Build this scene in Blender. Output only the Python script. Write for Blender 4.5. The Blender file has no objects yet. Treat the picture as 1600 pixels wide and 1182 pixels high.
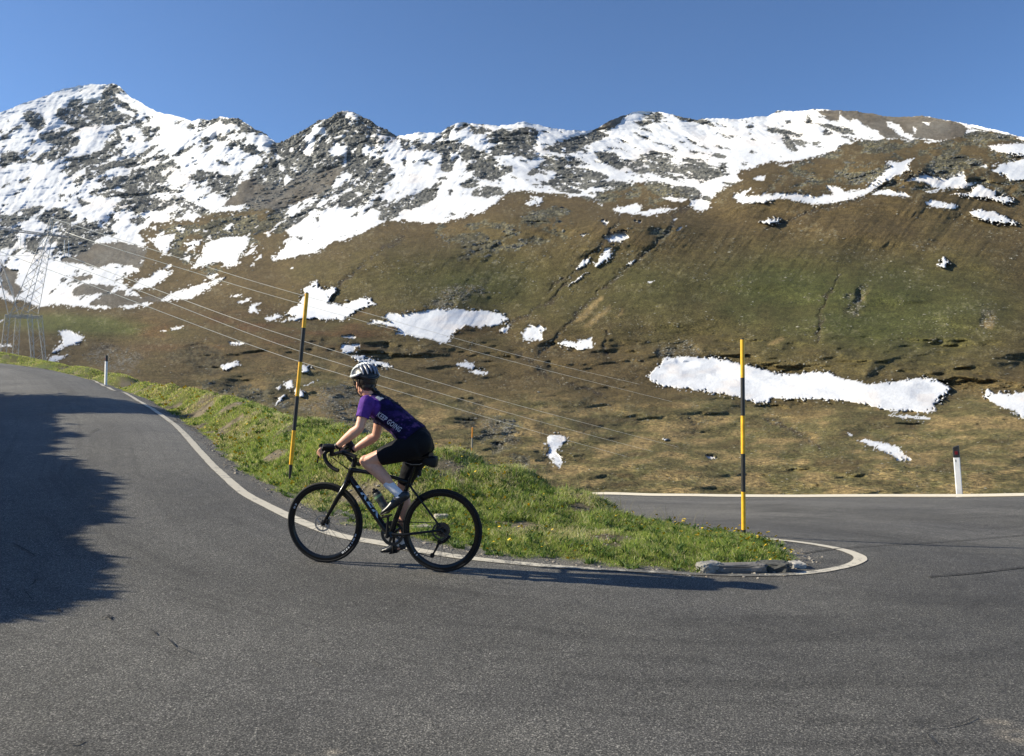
import bpy, bmesh, math, random
import numpy as np
from mathutils import Vector, Matrix
from mathutils.bvhtree import BVHTree
random.seed(7); rng = np.random.default_rng(7)
scene = bpy.context.scene
C = scene.collection
# ---------------------------------------------------------------- camera, sky, sun, exposure
F = 1232.0; CX, CY = 800.0, 591.0; EYE = 1.6
cd = bpy.data.cameras.new('camera'); cam = bpy.data.objects.new('camera', cd); C.objects.link(cam)
cam.location = (0, 0, EYE); cam.rotation_euler = (math.radians(90), 0, 0)
cd.sensor_fit = 'HORIZONTAL'; cd.sensor_width = 36; cd.lens = 36*F/1600; cd.clip_start = .05; cd.clip_end = 60000
scene.camera = cam
SUN_EL, SUN_AZ = 28.5, -86.3      # azimuth measured clockwise from +Y: -90 = from the left
w = bpy.data.worlds.new('World'); scene.world = w; w.use_nodes = True
nt = w.node_tree; bg = nt.nodes['Background']
sky = nt.nodes.new('ShaderNodeTexSky'); sky.sky_type = 'NISHITA'; sky.sun_disc = False
sky.sun_elevation = math.radians(SUN_EL); sky.sun_rotation = math.radians(SUN_AZ)
sky.altitude = 2300; sky.air_density = 1.0; sky.dust_density = .2; sky.ozone_density = 6
nt.links.new(sky.outputs[0], bg.inputs[0]); bg.inputs[1].default_value = .095
sd = bpy.data.lights.new('sun', 'SUN'); sun = bpy.data.objects.new('sun', sd); C.objects.link(sun)
sd.energy = 4.9; sd.angle = math.radians(.5); sd.color = (1, .92, .74)
HAZE = 0.9e-5
e, a = math.radians(SUN_EL), math.radians(SUN_AZ)
SUNV = Vector((math.cos(e)*math.sin(a), math.cos(e)*math.cos(a), math.sin(e)))
sun.rotation_euler = SUNV.to_track_quat('Z', 'Y').to_euler()
scene.view_settings.view_transform = 'Standard'; scene.view_settings.look = 'None'
scene.view_settings.exposure = .75; scene.view_settings.gamma = 1

# ---------------------------------------------------------------- helpers
def tag(o, label=None, cat=None, group=None, kind=None):
    if label: o['label'] = label
    if cat: o['category'] = cat
    if group: o['group'] = group
    if kind: o['kind'] = kind
    return o
def mesh_np(name, verts, faces, mat=None, smooth=True, parent=None, cols=None, colname='Col'):
    """verts (n,3); faces (m,k) array or list of such arrays"""
    me = bpy.data.meshes.new(name)
    verts = np.asarray(verts, np.float32)
    fl = faces if isinstance(faces, list) else [faces]
    fl = [np.asarray(f, np.int32) for f in fl if len(f)]
    nl = sum(f.size for f in fl); nf = sum(len(f) for f in fl)
    me.vertices.add(len(verts)); me.vertices.foreach_set('co', verts.ravel())
    me.loops.add(nl); me.loops.foreach_set('vertex_index', np.concatenate([f.ravel() for f in fl]))
    tot = np.concatenate([np.full(len(f), f.shape[1], np.int32) for f in fl])
    st = np.concatenate([[0], np.cumsum(tot)[:-1]]).astype(np.int32)
    me.polygons.add(nf); me.polygons.foreach_set('loop_start', st); me.polygons.foreach_set('loop_total', tot)
    me.polygons.foreach_set('use_smooth', np.full(nf, smooth))
    me.update(calc_edges=True)
    if cols is not None:
        at = me.color_attributes.new(colname, 'FLOAT_COLOR', 'POINT')
        c4 = np.ones((len(verts), 4), np.float32); c4[:, :3] = cols[:, :3]
        if cols.shape[1] > 3: c4[:, 3] = cols[:, 3]
        at.data.foreach_set('color', c4.ravel())
    o = bpy.data.objects.new(name, me); C.objects.link(o)
    if mat: me.materials.append(mat)
    if parent: o.parent = parent
    return o
def empty(name, loc):
    o = bpy.data.objects.new(name, None); C.objects.link(o); o.location = loc; o.empty_display_size = .2
    return o
def adopt(o, parent):        # child made in world coordinates -> parent with translation only
    o.parent = parent
    o.matrix_parent_inverse = Matrix.Translation(-Vector(parent.location)) if parent.type == 'EMPTY' else Matrix.Identity(4)
    return o
def pix(px, py, d): return Vector(((px-CX)/F*d, d, EYE-(py-CY)/F*d))
def hsh(i, j, k, s):
    n = (i.astype(np.int64)*374761393 + j.astype(np.int64)*668265263 + k.astype(np.int64)*2147483647 + s*974634777) & 0xffffffff
    n = ((n ^ (n >> 13))*1274126177) & 0xffffffff
    n = ((n ^ (n >> 16))*2246822519) & 0xffffffff
    return ((n ^ (n >> 15)) & 0xffffff)/float(0xffffff)*2-1
def vnoise(x, y, z=None, s=0):
    x = np.asarray(x, float); y = np.asarray(y, float); z = np.zeros_like(x) if z is None else np.asarray(z, float)
    i, j, k = np.floor(x), np.floor(y), np.floor(z)
    f, g, h = x-i, y-j, z-k
    f = f*f*f*(f*(f*6-15)+10); g = g*g*g*(g*(g*6-15)+10); h = h*h*h*(h*(h*6-15)+10)
    r = 0
    flat = not np.any(h)
    for dk in ((0,) if flat else (0, 1)):
        for dj in (0, 1):
            for di in (0, 1):
                wt = (f if di else 1-f)*(g if dj else 1-g)*(1 if flat else (h if dk else 1-h))
                r = r + wt*hsh(i+di, j+dj, k+dk, s)
    return r
def fbm(x, y, z=None, oct=4, s=0, gain=.5, ridged=False):
    a, t, r = 1.0, 0.0, 0
    for o in range(oct):
        m = 2.03**o
        n = vnoise(x*m+o*17.3, y*m+o*9.1, None if z is None else z*m+o*5.7, s+o)
        if ridged: n = 1-2*np.abs(n)
        r = r + a*n; t += a; a *= gain
    return r/t
def smooth(t): t = np.clip(t, 0, 1); return t*t*(3-2*t)
def inpoly(X, Y, P):
    P = np.asarray(P, float); r = np.zeros(X.shape, bool)
    bb = (X >= P[:, 0].min()) & (X <= P[:, 0].max()) & (Y >= P[:, 1].min()) & (Y <= P[:, 1].max())
    if not bb.any(): return r
    x, y = X[bb], Y[bb]; c = np.zeros(x.shape, bool); n = len(P)
    for i in range(n):
        x1, y1 = P[i]; x2, y2 = P[i-1]
        if y1 == y2: continue
        c ^= ((y1 > y) != (y2 > y)) & (x < (x2-x1)*(y-y1)/(y2-y1)+x1)
    r[bb] = c
    return r
def dpoly(X, Y, P, closed=False):
    P = np.asarray(P, float); d = np.full(X.shape, 1e18)
    for i in range(len(P)-(0 if closed else 1)):
        ax, ay = P[i]; bx, by = P[(i+1) % len(P)]
        L = (bx-ax)**2+(by-ay)**2+1e-12
        t = np.clip(((X-ax)*(bx-ax)+(Y-ay)*(by-ay))/L, 0, 1)
        d = np.minimum(d, (X-ax-t*(bx-ax))**2+(Y-ay-t*(by-ay))**2)
    return np.sqrt(d)

# ---- material helper
def nmat(name):
    m = bpy.data.materials.new(name); m.use_nodes = True
    return m, m.node_tree, m.node_tree.nodes['Principled BSDF']
def N(t, typ, **kw):
    n = t.nodes.new(typ)
    for k, v in kw.items(): setattr(n, k, v)
    return n
def noise_node(t, scale, detail=4, rough=.55, vec=None, dist=0):
    n = N(t, 'ShaderNodeTexNoise'); n.inputs['Scale'].default_value = scale; n.inputs['Detail'].default_value = detail
    n.inputs['Roughness'].default_value = rough; n.inputs['Distortion'].default_value = dist
    if vec is None:
        tc = t.nodes.get('TC') or N(t, 'ShaderNodeTexCoord'); tc.name = 'TC'; vec = tc.outputs['Object']
    t.links.new(vec, n.inputs['Vector']); return n
def ramp(t, src, stops):
    r = N(t, 'ShaderNodeValToRGB'); e = r.color_ramp.elements
    while len(e) > 1: e.remove(e[-1])
    e[0].position, e[0].color = stops[0][0], (*stops[0][1], 1) if len(stops[0][1]) == 3 else stops[0][1]
    for p, c in stops[1:]:
        q = e.new(p); q.color = (*c, 1)
    t.links.new(src, r.inputs[0]); return r
def mixc(t, fac, a, b, mode='MIX'):
    m = N(t, 'ShaderNodeMix', data_type='RGBA', blend_type=mode)
    for s, v in ((m.inputs[0], fac), (m.inputs[6], a), (m.inputs[7], b)):
        if isinstance(v, (int, float)): s.default_value = v
        elif isinstance(v, tuple): s.default_value = (*v, 1) if len(v) == 3 else v
        else: t.links.new(v, s)
    return m.outputs[2]
def bump(t, b, h, strength=.3, dist=.01):
    n = N(t, 'ShaderNodeBump'); n.inputs['Strength'].default_value = strength; n.inputs['Distance'].default_value = dist
    t.links.new(h, n.inputs['Height']); t.links.new(n.outputs[0], b.inputs['Normal'])
def plain(name, col, rough=.5, metal=0, nscale=60, var=.15, bmp=0, coat=0):
    m, t, b = nmat(name)
    n = noise_node(t, nscale, 4)
    r = ramp(t, n.outputs[0], [(.3, tuple(c*(1-var) for c in col)), (.7, tuple(min(1, c*(1+var)) for c in col))])
    t.links.new(r.outputs[0], b.inputs['Base Color'])
    b.inputs['Roughness'].default_value = rough; b.inputs['Metallic'].default_value = metal
    b.inputs['Coat Weight'].default_value = coat
    if bmp: bump(t, b, n.outputs[0], bmp, .002)
    return m
# ---------------------------------------------------------------- far terrain: valley, brown hillside, snowy range
RIDGE = [(-420,300),(-200,232),(-80,200),(0,176),(25,166),(51,156),(71,149.5),(86,143),(107,137.6),(127,133.5),(142,131.7),(157,132.5),(173,131),(183,133),(193,142),(203,151),(216,157),(228,166),(244,174),(256,178),(266,179),(277,182.5),(287,184),(299.5,189),(312,186),(327,187.5),(343,183),(360,184),(373,185),(386,194),(400,203),(410,207),(425,218.5),(433,223.6),(442,221),(461,211),(479,202),(491,193),(501.5,188),(514,185.5),(522,179),(532,174),(542,173),(555,177),(567.5,183),(583,192),(598,201),(611,208),(621,213),(639,210),(654,207),(669,209),(689,207),(699.5,199.5),(712,193),(730,192),(743,194),(760,196),(781,196),(800,194),(818,191),(830,193),(851,198),(866,202),(889,203),(919,205),(932,201),(952,189),(978,179),(993,175),(1016,174),(1028,175),(1044,178),(1066,183),(1087,188),(1105,185),(1130,186),(1155,187),(1168,184),(1200,182),(1215,173),(1238,174),(1258,173),(1279,170),(1301,173),(1340,174),(1362,178),(1383,182),(1416,182.5),(1441,181),(1456,183.5),(1487,189),(1522,196),(1555,203),(1581,210),(1600,215),(1750,250),(2020,330)]
# py of knot rows -> depth (m) for columns
COLX = [-420, 0, 200, 400, 600, 800, 1000, 1200, 1400, 1600, 2020]
ROWY = [880, 800, 740, 700, 650, 600, 560, 520, 480, 440, 400, 350, 300, 260, 230, 200, 170, 130]
DEP = {
 -420:[60,80,100,120,150,190,240,500,900,1300,1700,2100,2600,3000,3300,3600,3900,4300],
 0:   [60,80,100,120,150,190,260,520,950,1400,1800,2200,2700,3150,3450,3800,4150,4600],
 200: [60,80,100,125,160,220,380,600,850,1250,1650,2100,2600,3050,3350,3700,4050,4500],
 400: [62,85,112,140,185,280,390,520,680,860,1180,1700,2200,2550,2750,2950,3100,3300],
 600: [65,90,125,155,215,330,430,520,590,660,760,1250,1800,2150,2350,2500,2650,2800],
 800: [65,95,132,170,240,370,470,545,605,665,730,840,1500,1950,2180,2380,2550,2750],
 1000:[62,98,140,185,270,390,455,520,575,630,695,800,1250,1900,2180,2400,2600,2800],
 1200:[60,100,145,195,290,375,430,485,540,600,665,760,900,1250,1900,2150,2400,2700],
 1400:[58,95,140,190,270,345,400,455,515,575,640,735,845,950,1200,1700,2000,2300],
 1600:[55,90,130,175,240,320,375,430,490,550,620,715,825,930,1020,1350,1600,1900],
 2020:[50,80,115,150,210,290,345,400,460,520,590,690,800,900,990,1100,1250,1500]}
def sc(x0, y0, s, pts): return [(x0+x/s, y0+y/s) for x, y in pts]
A = lambda *p: sc(0, 100, 3.94, p)
B = lambda *p: sc(400, 150, 3.94, p)
Cc = lambda *p: sc(800, 150, 3.94, p)
D = lambda *p: sc(1200, 150, 3.94, p)
G6 = lambda *p: sc(0, 330, 3.194, p)
G8 = lambda *p: sc(400, 430, 4, p)
H = lambda *p: sc(800, 430, 4, p)
J = lambda *p: sc(1200, 430, 4, p)
K = lambda *p: sc(660, 620, 5.333, p)
Lq = lambda *p: sc(240, 580, 5.908, p)
SNOWBASE = [(-430,60),(-430,475),(0,465),(72,477),(125,477),(150,482),(175,483),(219,479),(240,474),(205,455),(190,435),(215,425),(220,405),(232,378),(215,365),(235,350),(300,345),(330,335),(400,325),(420,318),(440,345),(455,375),(437,395),(425,409),(489,394),(540,373),(603,348),(640,345),(679,350),(730,338),(781,315),(800,297),(851,302),(901,307),(942,320),(930,300),(980,290),(1040,285),(1080,310),(1087,325),(1102,328),(1110,305),(1155,282),(1150,270),(1200,254),(1233,254),(1276,244),(1301,236),(1317,224),(1342,218),(1428,218),(1466,220),(1505,212),(1527,205),(1555,209),(1600,219),(1800,262),(2030,350),(2030,60)]
ROCKS = [A((350,280),(430,270),(480,250),(570,235),(640,240),(700,285),(760,305),(830,330),(780,350),(700,370),(640,380),(570,370),(500,400),(440,380),(380,350),(340,320)),
A((640,150),(700,125),(770,170),(740,170),(700,180),(720,220),(770,240),(850,290),(850,310),(780,280),(720,250),(650,230),(620,200)),
A((150,300),(200,290),(250,310),(290,370),(240,420),(200,390),(160,350)),
A((240,440),(330,400),(420,420),(460,450),(400,500),(330,490),(280,480)),
A((0,550),(80,540),(130,570),(190,590),(150,610),(80,600),(40,640),(0,640)),
A((200,600),(260,550),(350,530),(400,490),(440,500),(420,550),(330,600),(240,620)),
A((400,600),(470,570),(560,560),(640,520),(660,440),(740,420),(760,470),(700,500),(720,560),(640,600),(560,620),(500,640),(440,690),(420,710)),
A((520,660),(600,630),(700,600),(830,570),(950,500),(990,490),(900,570),(800,640),(700,640),(640,670),(540,720)),
A((880,390),(930,380),(920,440),(890,460)),A((960,560),(1010,560),(1000,590),(950,590)),A((780,440),(840,450),(830,475),(790,470)),
A((640,740),(700,700),(780,690),(830,650),(900,640),(1040,610),(1060,620),(1000,660),(990,700),(900,720),(870,780),(800,790),(720,760),(660,770)),
A((540,800),(600,760),(680,780),(760,790),(880,760),(1000,750),(1140,790),(1060,790),(960,790),(900,830),(800,850),(700,900),(760,830),(680,820),(600,820)),
A((800,900),(870,830),(960,820),(1060,870),(1000,900),(900,910),(830,930)),
A((1060,830),(1130,820),(1180,870),(1250,880),(1290,910),(1240,940),(1180,900),(1100,880)),
A((1150,700),(1200,680),(1220,655),(1320,670),(1270,700),(1230,730)),
A((1270,740),(1340,680),(1460,690),(1470,740),(1400,820),(1370,800),(1310,770)),
A((1060,560),(1140,520),(1220,480),(1180,520),(1100,570)),A((1340,590),(1430,620),(1400,630),(1350,610)),
A((1480,500),(1560,490),(1590,560),(1530,560),(1480,530)),A((1240,350),(1300,350),(1290,380),(1240,390)),
A((1350,340),(1470,335),(1530,380),(1576,410),(1500,400),(1440,370),(1380,370)),A((1240,450),(1290,450),(1280,490),(1240,500)),
A((350,810),(410,790),(400,820),(360,830)),A((470,820),(560,860),(520,880),(480,860)),
A((-300,900),(0,930),(80,930),(150,890),(280,870),(230,920),(150,970),(60,1000),(0,1000),(-300,1040)),
A((230,960),(300,880),(380,890),(480,930),(470,970),(380,990),(300,1000)),
A((-200,1020),(80,1020),(110,1080),(60,1140),(-200,1120)),A((150,1080),(210,1065),(250,1110),(240,1170),(170,1160)),
A((340,1080),(420,1030),(520,980),(600,980),(660,1060),(600,1080),(560,1150),(480,1182),(370,1160)),
A((620,1000),(650,990),(720,1050),(690,1070)),A((790,960),(870,935),(900,960),(860,990),(800,980)),A((1030,920),(1100,900),(1140,940),(1080,960)),
A((980,1030),(1080,990),(1200,990),(1240,1030),(1150,1060),(1100,1150),(1250,1182),(1040,1182),(1050,1090),(1070,1050)),
A((1230,1000),(1350,950),(1480,940),(1590,930),(1590,1040),(1480,1060),(1400,1090),(1260,1110),(1240,1050)),
B((880,265),(940,265),(950,330),(920,335),(890,290)),B((970,290),(1050,290),(1060,330),(970,330)),
B((1040,300),(1100,290),(1180,275),(1300,300),(1400,360),(1480,380),(1460,420),(1390,450),(1300,470),(1280,380),(1230,350),(1190,340),(1220,420),(1200,470),(1140,460),(1140,370),(1060,340)),
B((1310,180),(1350,190),(1420,195),(1410,235),(1340,235)),B((1450,230),(1520,190),(1576,230),(1576,280),(1510,270),(1480,300)),
B((1500,300),(1576,310),(1576,360),(1490,370),(1420,330)),B((1180,200),(1230,170),(1180,260),(1150,260)),B((1010,400),(1040,400),(1100,430),(1060,430)),
B((890,390),(930,400),(920,440)),B((1110,510),(1170,495),(1190,510),(1130,525)),B((1180,570),(1210,580),(1200,610)),B((1260,540),(1330,505),(1390,530),(1330,570),(1270,560)),
B((1330,480),(1400,450),(1576,430),(1576,470),(1450,520),(1360,510)),B((1390,560),(1500,560),(1540,600),(1420,630),(1320,610)),
B((860,640),(1000,600),(1050,565),(1130,570),(1110,620),(1040,670),(920,700)),B((700,690),(800,640),(820,660),(740,700)),B((790,700),(870,650),(910,700),(850,750),(740,770)),
B((0,780),(60,760),(120,710),(180,740),(290,750),(200,820),(150,850),(60,830),(0,860)),B((350,750),(400,745),(380,775)),B((240,870),(290,865),(270,885)),B((340,690),(430,680),(430,695),(350,705)),
Cc((860,100),(930,105),(940,130),(850,130)),Cc((750,160),(900,150),(980,160),(860,170),(800,190)),Cc((950,190),(975,200),(955,210)),
Cc((740,225),(860,265),(830,270),(760,240)),Cc((670,270),(735,290),(690,290)),Cc((860,280),(970,310),(900,305)),Cc((960,100),(1050,130),(1200,150),(1270,200),(1230,190),(1130,165),(1040,150)),
Cc((1060,260),(1150,285),(1120,297)),Cc((1240,300),(1355,330),(1280,330)),Cc((1080,330),(1210,360),(1120,355)),Cc((1400,400),(1450,425),(1430,430)),
Cc((1050,385),(1180,395),(1200,420),(1330,470),(1200,440),(1060,405)),Cc((570,310),(700,335),(600,325)),
Cc((190,330),(330,275),(420,240),(520,215),(600,245),(540,270),(470,300),(400,340),(350,360),(280,350)),Cc((110,385),(180,355),(160,375)),
Cc((90,480),(200,400),(260,370),(400,380),(480,420),(380,440),(330,460),(240,450),(190,480),(110,490)),
Cc((200,540),(330,470),(380,440),(470,450),(600,500),(550,520),(540,550),(430,570),(350,550),(250,560)),
Cc((510,340),(620,350),(680,390),(705,435),(660,460),(600,430),(520,380)),
Cc((700,430),(800,380),(860,330),(990,370),(960,400),(1000,430),(1100,420),(1200,450),(1350,480),(1200,520),(1170,540),(1080,480),(1000,480),(870,470),(800,480),(740,470)),
Cc((870,480),(1000,520),(900,500)),Cc((490,560),(620,520),(740,540),(700,570),(560,570)),
Cc((810,540),(880,520),(1000,550),(1120,560),(1170,600),(1150,640),(1060,630),(900,620),(850,590)),Cc((700,600),(820,590),(770,630),(700,640)),Cc((500,620),(620,610),(660,650),(560,660)),
Cc((0,220),(80,190),(150,210),(160,310),(100,340),(0,390)),
D((30,90),(100,90),(30,110)),D((240,120),(280,170),(230,170)),
D((290,170),(340,170),(430,180),(500,200),(540,230),(460,240),(340,190)),D((0,190),(130,210),(220,240),(200,255),(90,235),(0,225)),D((80,260),(130,250),(190,340),(150,350),(90,290)),
D((280,290),(320,275),(335,320),(290,315)),D((180,270),(240,290),(190,295)),D((100,150),(150,155),(120,172)),D((350,200),(400,240),(340,245)),
# outcrops on the brown side
D((440,480),(700,450),(730,480),(640,540),(560,520),(450,500)),D((980,480),(1000,400),(1200,360),(1330,410),(1200,460),(1100,510)),D((560,350),(600,310),(730,290),(900,310),(740,350),(640,355)),
D((250,380),(400,350),(470,370),(380,390)),D((1180,250),(1290,212),(1520,245),(1500,270),(1300,290)),
B((1160,890),(1270,850),(1400,840),(1440,880),(1480,920),(1400,950),(1340,980),(1290,930),(1260,910)),B((1230,1000),(1300,970),(1330,1000),(1250,1020)),
Cc((70,720),(300,690),(350,740),(200,750)),Cc((840,850),(900,810),(1000,830),(940,880))]
PEAKROCK = B((130,290),(240,225),(360,150),(480,95),(530,75),(600,80),(720,145),(870,240),(800,270),(740,330),(660,380),(780,390),(840,440),(790,520),(740,560),(680,640),(600,690),(520,690),(500,650),(560,560),(600,490),(570,420),(540,440),(480,540),(400,600),(280,650),(180,690),(60,700),(0,700),(-60,700),(-60,560),(0,500),(60,430),(100,350))
SCREES = [B((-60,660),(0,540),(130,560),(280,480),(400,480),(520,420),(540,440),(480,540),(400,600),(280,650),(180,690),(60,700),(0,700)),
A((1576,690),(1500,720),(1440,800),(1380,880),(1450,870),(1530,850),(1576,880)),
Cc((500,212),(600,145),(740,95),(680,150),(650,180),(600,205)),
D((290,90),(400,85),(540,85),(850,118),(1010,125),(1170,160),(1240,210),(1180,260),(1060,275),(930,260),(890,250),(850,230),(790,170),(730,160),(740,190),(800,240),(880,270),(720,260),(600,180),(520,140),(510,160),(430,100),(440,150),(380,150)),
G6((300,240),(400,210),(480,170),(590,150),(700,180),(740,200),(720,250),(690,290),(640,270),(560,260),(500,290),(430,270),(340,260)),
G6((360,400),(420,360),(540,370),(600,380),(520,410),(430,425),(370,420)),G6((360,330),(460,320),(460,340),(400,350)),
G6((440,460),(500,430),(600,400),(640,400),(620,420),(720,430),(830,430),(800,450),(700,465),(560,480),(460,470)),
G6((0,270),(90,300),(80,360),(120,400),(80,430),(0,380))]
SNOWS = [B((300,260),(370,190),(430,190),(430,240),(360,240),(360,320),(330,380),(290,360),(320,300)),B((440,340),(500,290),(570,310),(560,340),(550,440),(530,440),(540,370),(470,370)),B((480,250),(550,240),(540,260),(490,262)),
B((525,120),(540,85),(570,85),(640,150),(620,160),(570,130)),B((590,100),(650,125),(620,130)),B((650,165),(710,195),(690,195)),B((740,235),(850,260),(760,265)),B((650,330),(680,300),(720,330),(680,370),(660,360)),
B((110,350),(160,380),(130,400)),B((140,430),(190,440),(150,470)),B((180,490),(240,510),(160,560)),B((580,330),(605,330),(600,360)),B((610,590),(660,600),(640,620)),B((530,590),(590,560),(600,575),(550,600)),
D((955,160),(1000,165),(985,185)),D((890,195),(915,200),(905,230)),
G6((740,140),(880,110),(850,160),(830,230),(780,180)),G6((920,160),(1010,140),(1000,170),(940,180)),G6((950,290),(1000,230),(1030,160),(1120,130),(1250,130),(1240,170),(1200,220),(1180,270),(1130,280),(1100,250)),
G6((800,450),(850,410),(960,380),(1060,350),(1130,330),(1080,370),(1000,410),(950,440),(850,445)),G6((640,395),(700,340),(750,330),(800,290),(870,310),(800,350),(760,380)),
G6((1140,430),(1220,410),(1180,430)),G6((1180,455),(1255,430),(1210,465)),G6((1240,480),(1278,460),(1290,510),(1240,500)),G6((900,240),(950,225),(940,250)),G6((1020,330),(1090,310),(1060,345)),
G8((290,90),(330,75),(380,30),(385,80),(420,90),(510,75),(440,180),(560,180),(640,150),(720,145),(745,185),(620,220),(580,260),(540,280),(440,275),(330,270),(140,300),(250,255),(170,250),(240,200),(310,130)),
G8((50,270),(120,250),(170,262),(90,288)),G8((-10,180),(45,170),(-10,195)),
G8((790,260),(830,235),(910,245),(980,240),(1050,225),(1130,215),(1240,212),(1330,222),(1440,225),(1520,240),(1580,275),(1500,320),(1410,325),(1310,315),(1260,345),(1220,370),(1195,428),(1080,400),(950,380),(870,370),(890,330),(780,305),(700,310),(730,282),(850,290)),
G8((1520,340),(1590,305),(1560,360)),G8((530,380),(600,375),(640,390),(600,400),(550,393)),G8((530,435),(655,432),(610,480),(545,490)),G8((590,500),(660,505),(800,550),(860,570),(820,580),(700,555),(620,530)),
G8((1245,560),(1320,540),(1370,560),(1355,590),(1300,580)),G8((1340,600),(1400,595),(1450,610),(1440,628),(1360,615)),G8((280,560),(330,570),(330,600),(290,615)),G8((300,695),(400,648),(330,690)),
G8((170,680),(220,655),(230,700),(190,710)),G8((120,700),(160,695),(150,720)),G8((235,720),(300,725),(295,765),(245,750)),G8((110,820),(150,760),(190,740),(160,790)),G8((260,1120),(290,1105),(270,1125)),
H((60,370),(90,325),(160,318),(220,330),(190,360),(190,405),(120,412),(70,405)),H((280,425),(330,410),(400,425),(440,405),(500,392),(500,460),(430,465),(330,445)),
H((850,640),(900,580),(960,520),(1080,510),(1200,515),(1300,520),(1400,550),(1500,570),(1600,597),(1660,618),(1780,618),(1880,605),(1980,610),(2050,645),(2140,660),(2220,682),(2300,672),(2380,668),(2450,655),(2580,642),(2660,655),(2740,705),(2720,740),(2660,770),(2680,790),(2640,810),(2655,850),(2600,860),(2480,850),(2360,850),(2250,820),(2160,800),(2020,780),(1850,775),(1740,775),(1620,767),(1600,798),(1540,800),(1450,780),(1400,755),(1250,735),(1100,710),(950,695),(880,670)),
J((735,870),(860,880),(960,880),(1045,905),(850,895)),J((1345,760),(1370,710),(1420,740),(1520,745),(1600,730),(1900,760),(2100,900),(1700,930),(1600,900),(1530,850),(1440,820)),J((490,985),(540,1010),(510,1008)),
J((555,1030),(640,1035),(740,1050),(820,1080),(850,1120),(910,1160),(800,1165),(800,1140),(700,1095),(620,1060)),
K((1040,340),(1080,325),(1160,318),(1200,370),(1110,450),(1150,500),(1170,550),(1140,600),(1080,540),(1035,490),(1060,440),(1040,400)),
H((940,1020),(980,1030),(960,1040)),H((1200,1115),(1280,1140),(1250,1155)),H((825,50),(890,32),(870,48)),
Cc((560,860),(620,850),(680,830),(700,850),(725,870),(660,900),(590,895)),Cc((425,850),(480,845),(440,868)),Cc((545,765),(605,775),(570,790)),Cc((395,1075),(430,1020),(480,990),(470,1030)),
Cc((500,1060),(550,990),(570,940),(620,935),(600,970),(625,970),(560,1030)),Cc((330,1180),(420,1110),(480,1070),(400,1140)),Cc((705,1050),(730,1020),(765,1010),(740,1035)),Cc((80,660),(140,640),(100,610),(190,630),(190,655),(100,680)),
Cc((600,690),(640,690),(760,665),(790,680),(790,710),(900,690),(1020,690),(940,720),(830,740),(640,715)),Cc((750,770),(800,765),(790,780)),Cc((1000,830),(1070,798),(1030,830)),Cc((985,765),(1025,750),(1000,772)),
Cc((910,620),(1090,632),(1040,655),(960,645)),Cc((1365,615),(1480,565),(1430,620),(1576,605),(1576,655),(1400,660)),Cc((1120,695),(1180,640),(1205,660),(1180,710)),Cc((1480,505),(1560,490),(1550,520),(1500,525)),Cc((1515,780),(1576,765),(1576,785)),
D((0,605),(60,600),(180,600),(300,620),(400,605),(360,550),(440,560),(470,590),(600,570),(650,520),(720,470),(740,400),(800,410),(915,380),(850,425),(885,440),(830,470),(720,530),(640,590),(540,630),(400,660),(300,672),(200,655),(100,630),(0,650)),
D((635,605),(720,578),(850,600),(885,625),(750,612)),D((845,525),(890,490),(930,490),(950,460),(1010,490),(1080,510),(1200,465),(1220,490),(1220,530),(1270,540),(1220,570),(1100,570),(1000,600),(960,590),(1050,575),(950,530)),
D((1120,605),(1250,600),(1290,545),(1400,590),(1400,620),(1480,620),(1515,660),(1430,655),(1370,630),(1250,625)),D((960,655),(1010,640),(1160,670),(1140,700),(1000,680)),D((1235,715),(1300,700),(1400,715),(1550,790),(1500,790),(1340,770),(1280,745)),
D((1355,315),(1420,300),(1576,295),(1800,310),(1800,390),(1576,368),(1480,360),(1400,340)),D((1380,465),(1430,420),(1520,405),(1576,385),(1700,420),(1760,500),(1576,520),(1490,525),(1470,490)),D((955,285),(1060,275),(1000,293)),D((0,760),(90,755),(60,780),(0,785)),
D((1030,1035),(1080,1030),(1070,990),(1120,1020),(1090,1060)),D((1300,430),(1340,420),(1350,450)),D((60,430),(150,415),(100,440)),
G6((285,595),(350,595),(420,625),(400,655),(350,670),(240,720),(310,660),(310,620)),G6((230,745),(270,725),(350,715),(270,755)),G6((855,583),(925,573),(900,590),(860,595)),G6((790,597),(830,597),(820,604)),
G6((1140,655),(1220,655),(1230,665),(1160,670)),G6((1100,790),(1140,755),(1190,750),(1190,770),(1130,795)),G6((-30,545),(20,545),(0,565)),G6((-10,665),(60,665),(60,680),(10,675))]
DARK = [G8((700,450),(820,435),(1000,470),(960,490),(800,490)),K((240,220),(340,100),(310,20),(420,0),(590,100),(500,180),(490,270),(330,270)),K((930,190),(1060,230),(1120,310),(1040,330),(1040,380),(990,350)),
K((950,430),(1060,420),(1050,500),(1130,600),(1100,650),(1010,590)),K((1290,190),(1410,220),(1480,350),(1400,330)),Lq((450,110),(600,95),(750,115),(880,170),(1040,200),(1100,320),(980,300),(850,260),(700,250),(600,190)),
Lq((1050,110),(1200,80),(1290,90),(1300,300),(1250,360),(1100,330),(1100,180)),H((400,880),(500,910),(530,1020),(440,950)),H((150,600),(240,540),(290,600),(230,640)),
G8((250,440),(500,400),(480,430),(330,460)),H((200,840),(320,870),(500,930),(470,945),(330,900)),H((1140,920),(1170,960),(1160,990),(1145,960)),J((100,950),(250,1000),(300,1060),(200,1070)),G6((820,720),(1000,650),(1180,740),(1060,830),(960,780)),
B((1160,890),(1270,850),(1400,840),(1440,880),(1400,950),(1340,980),(1260,910))]
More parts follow.
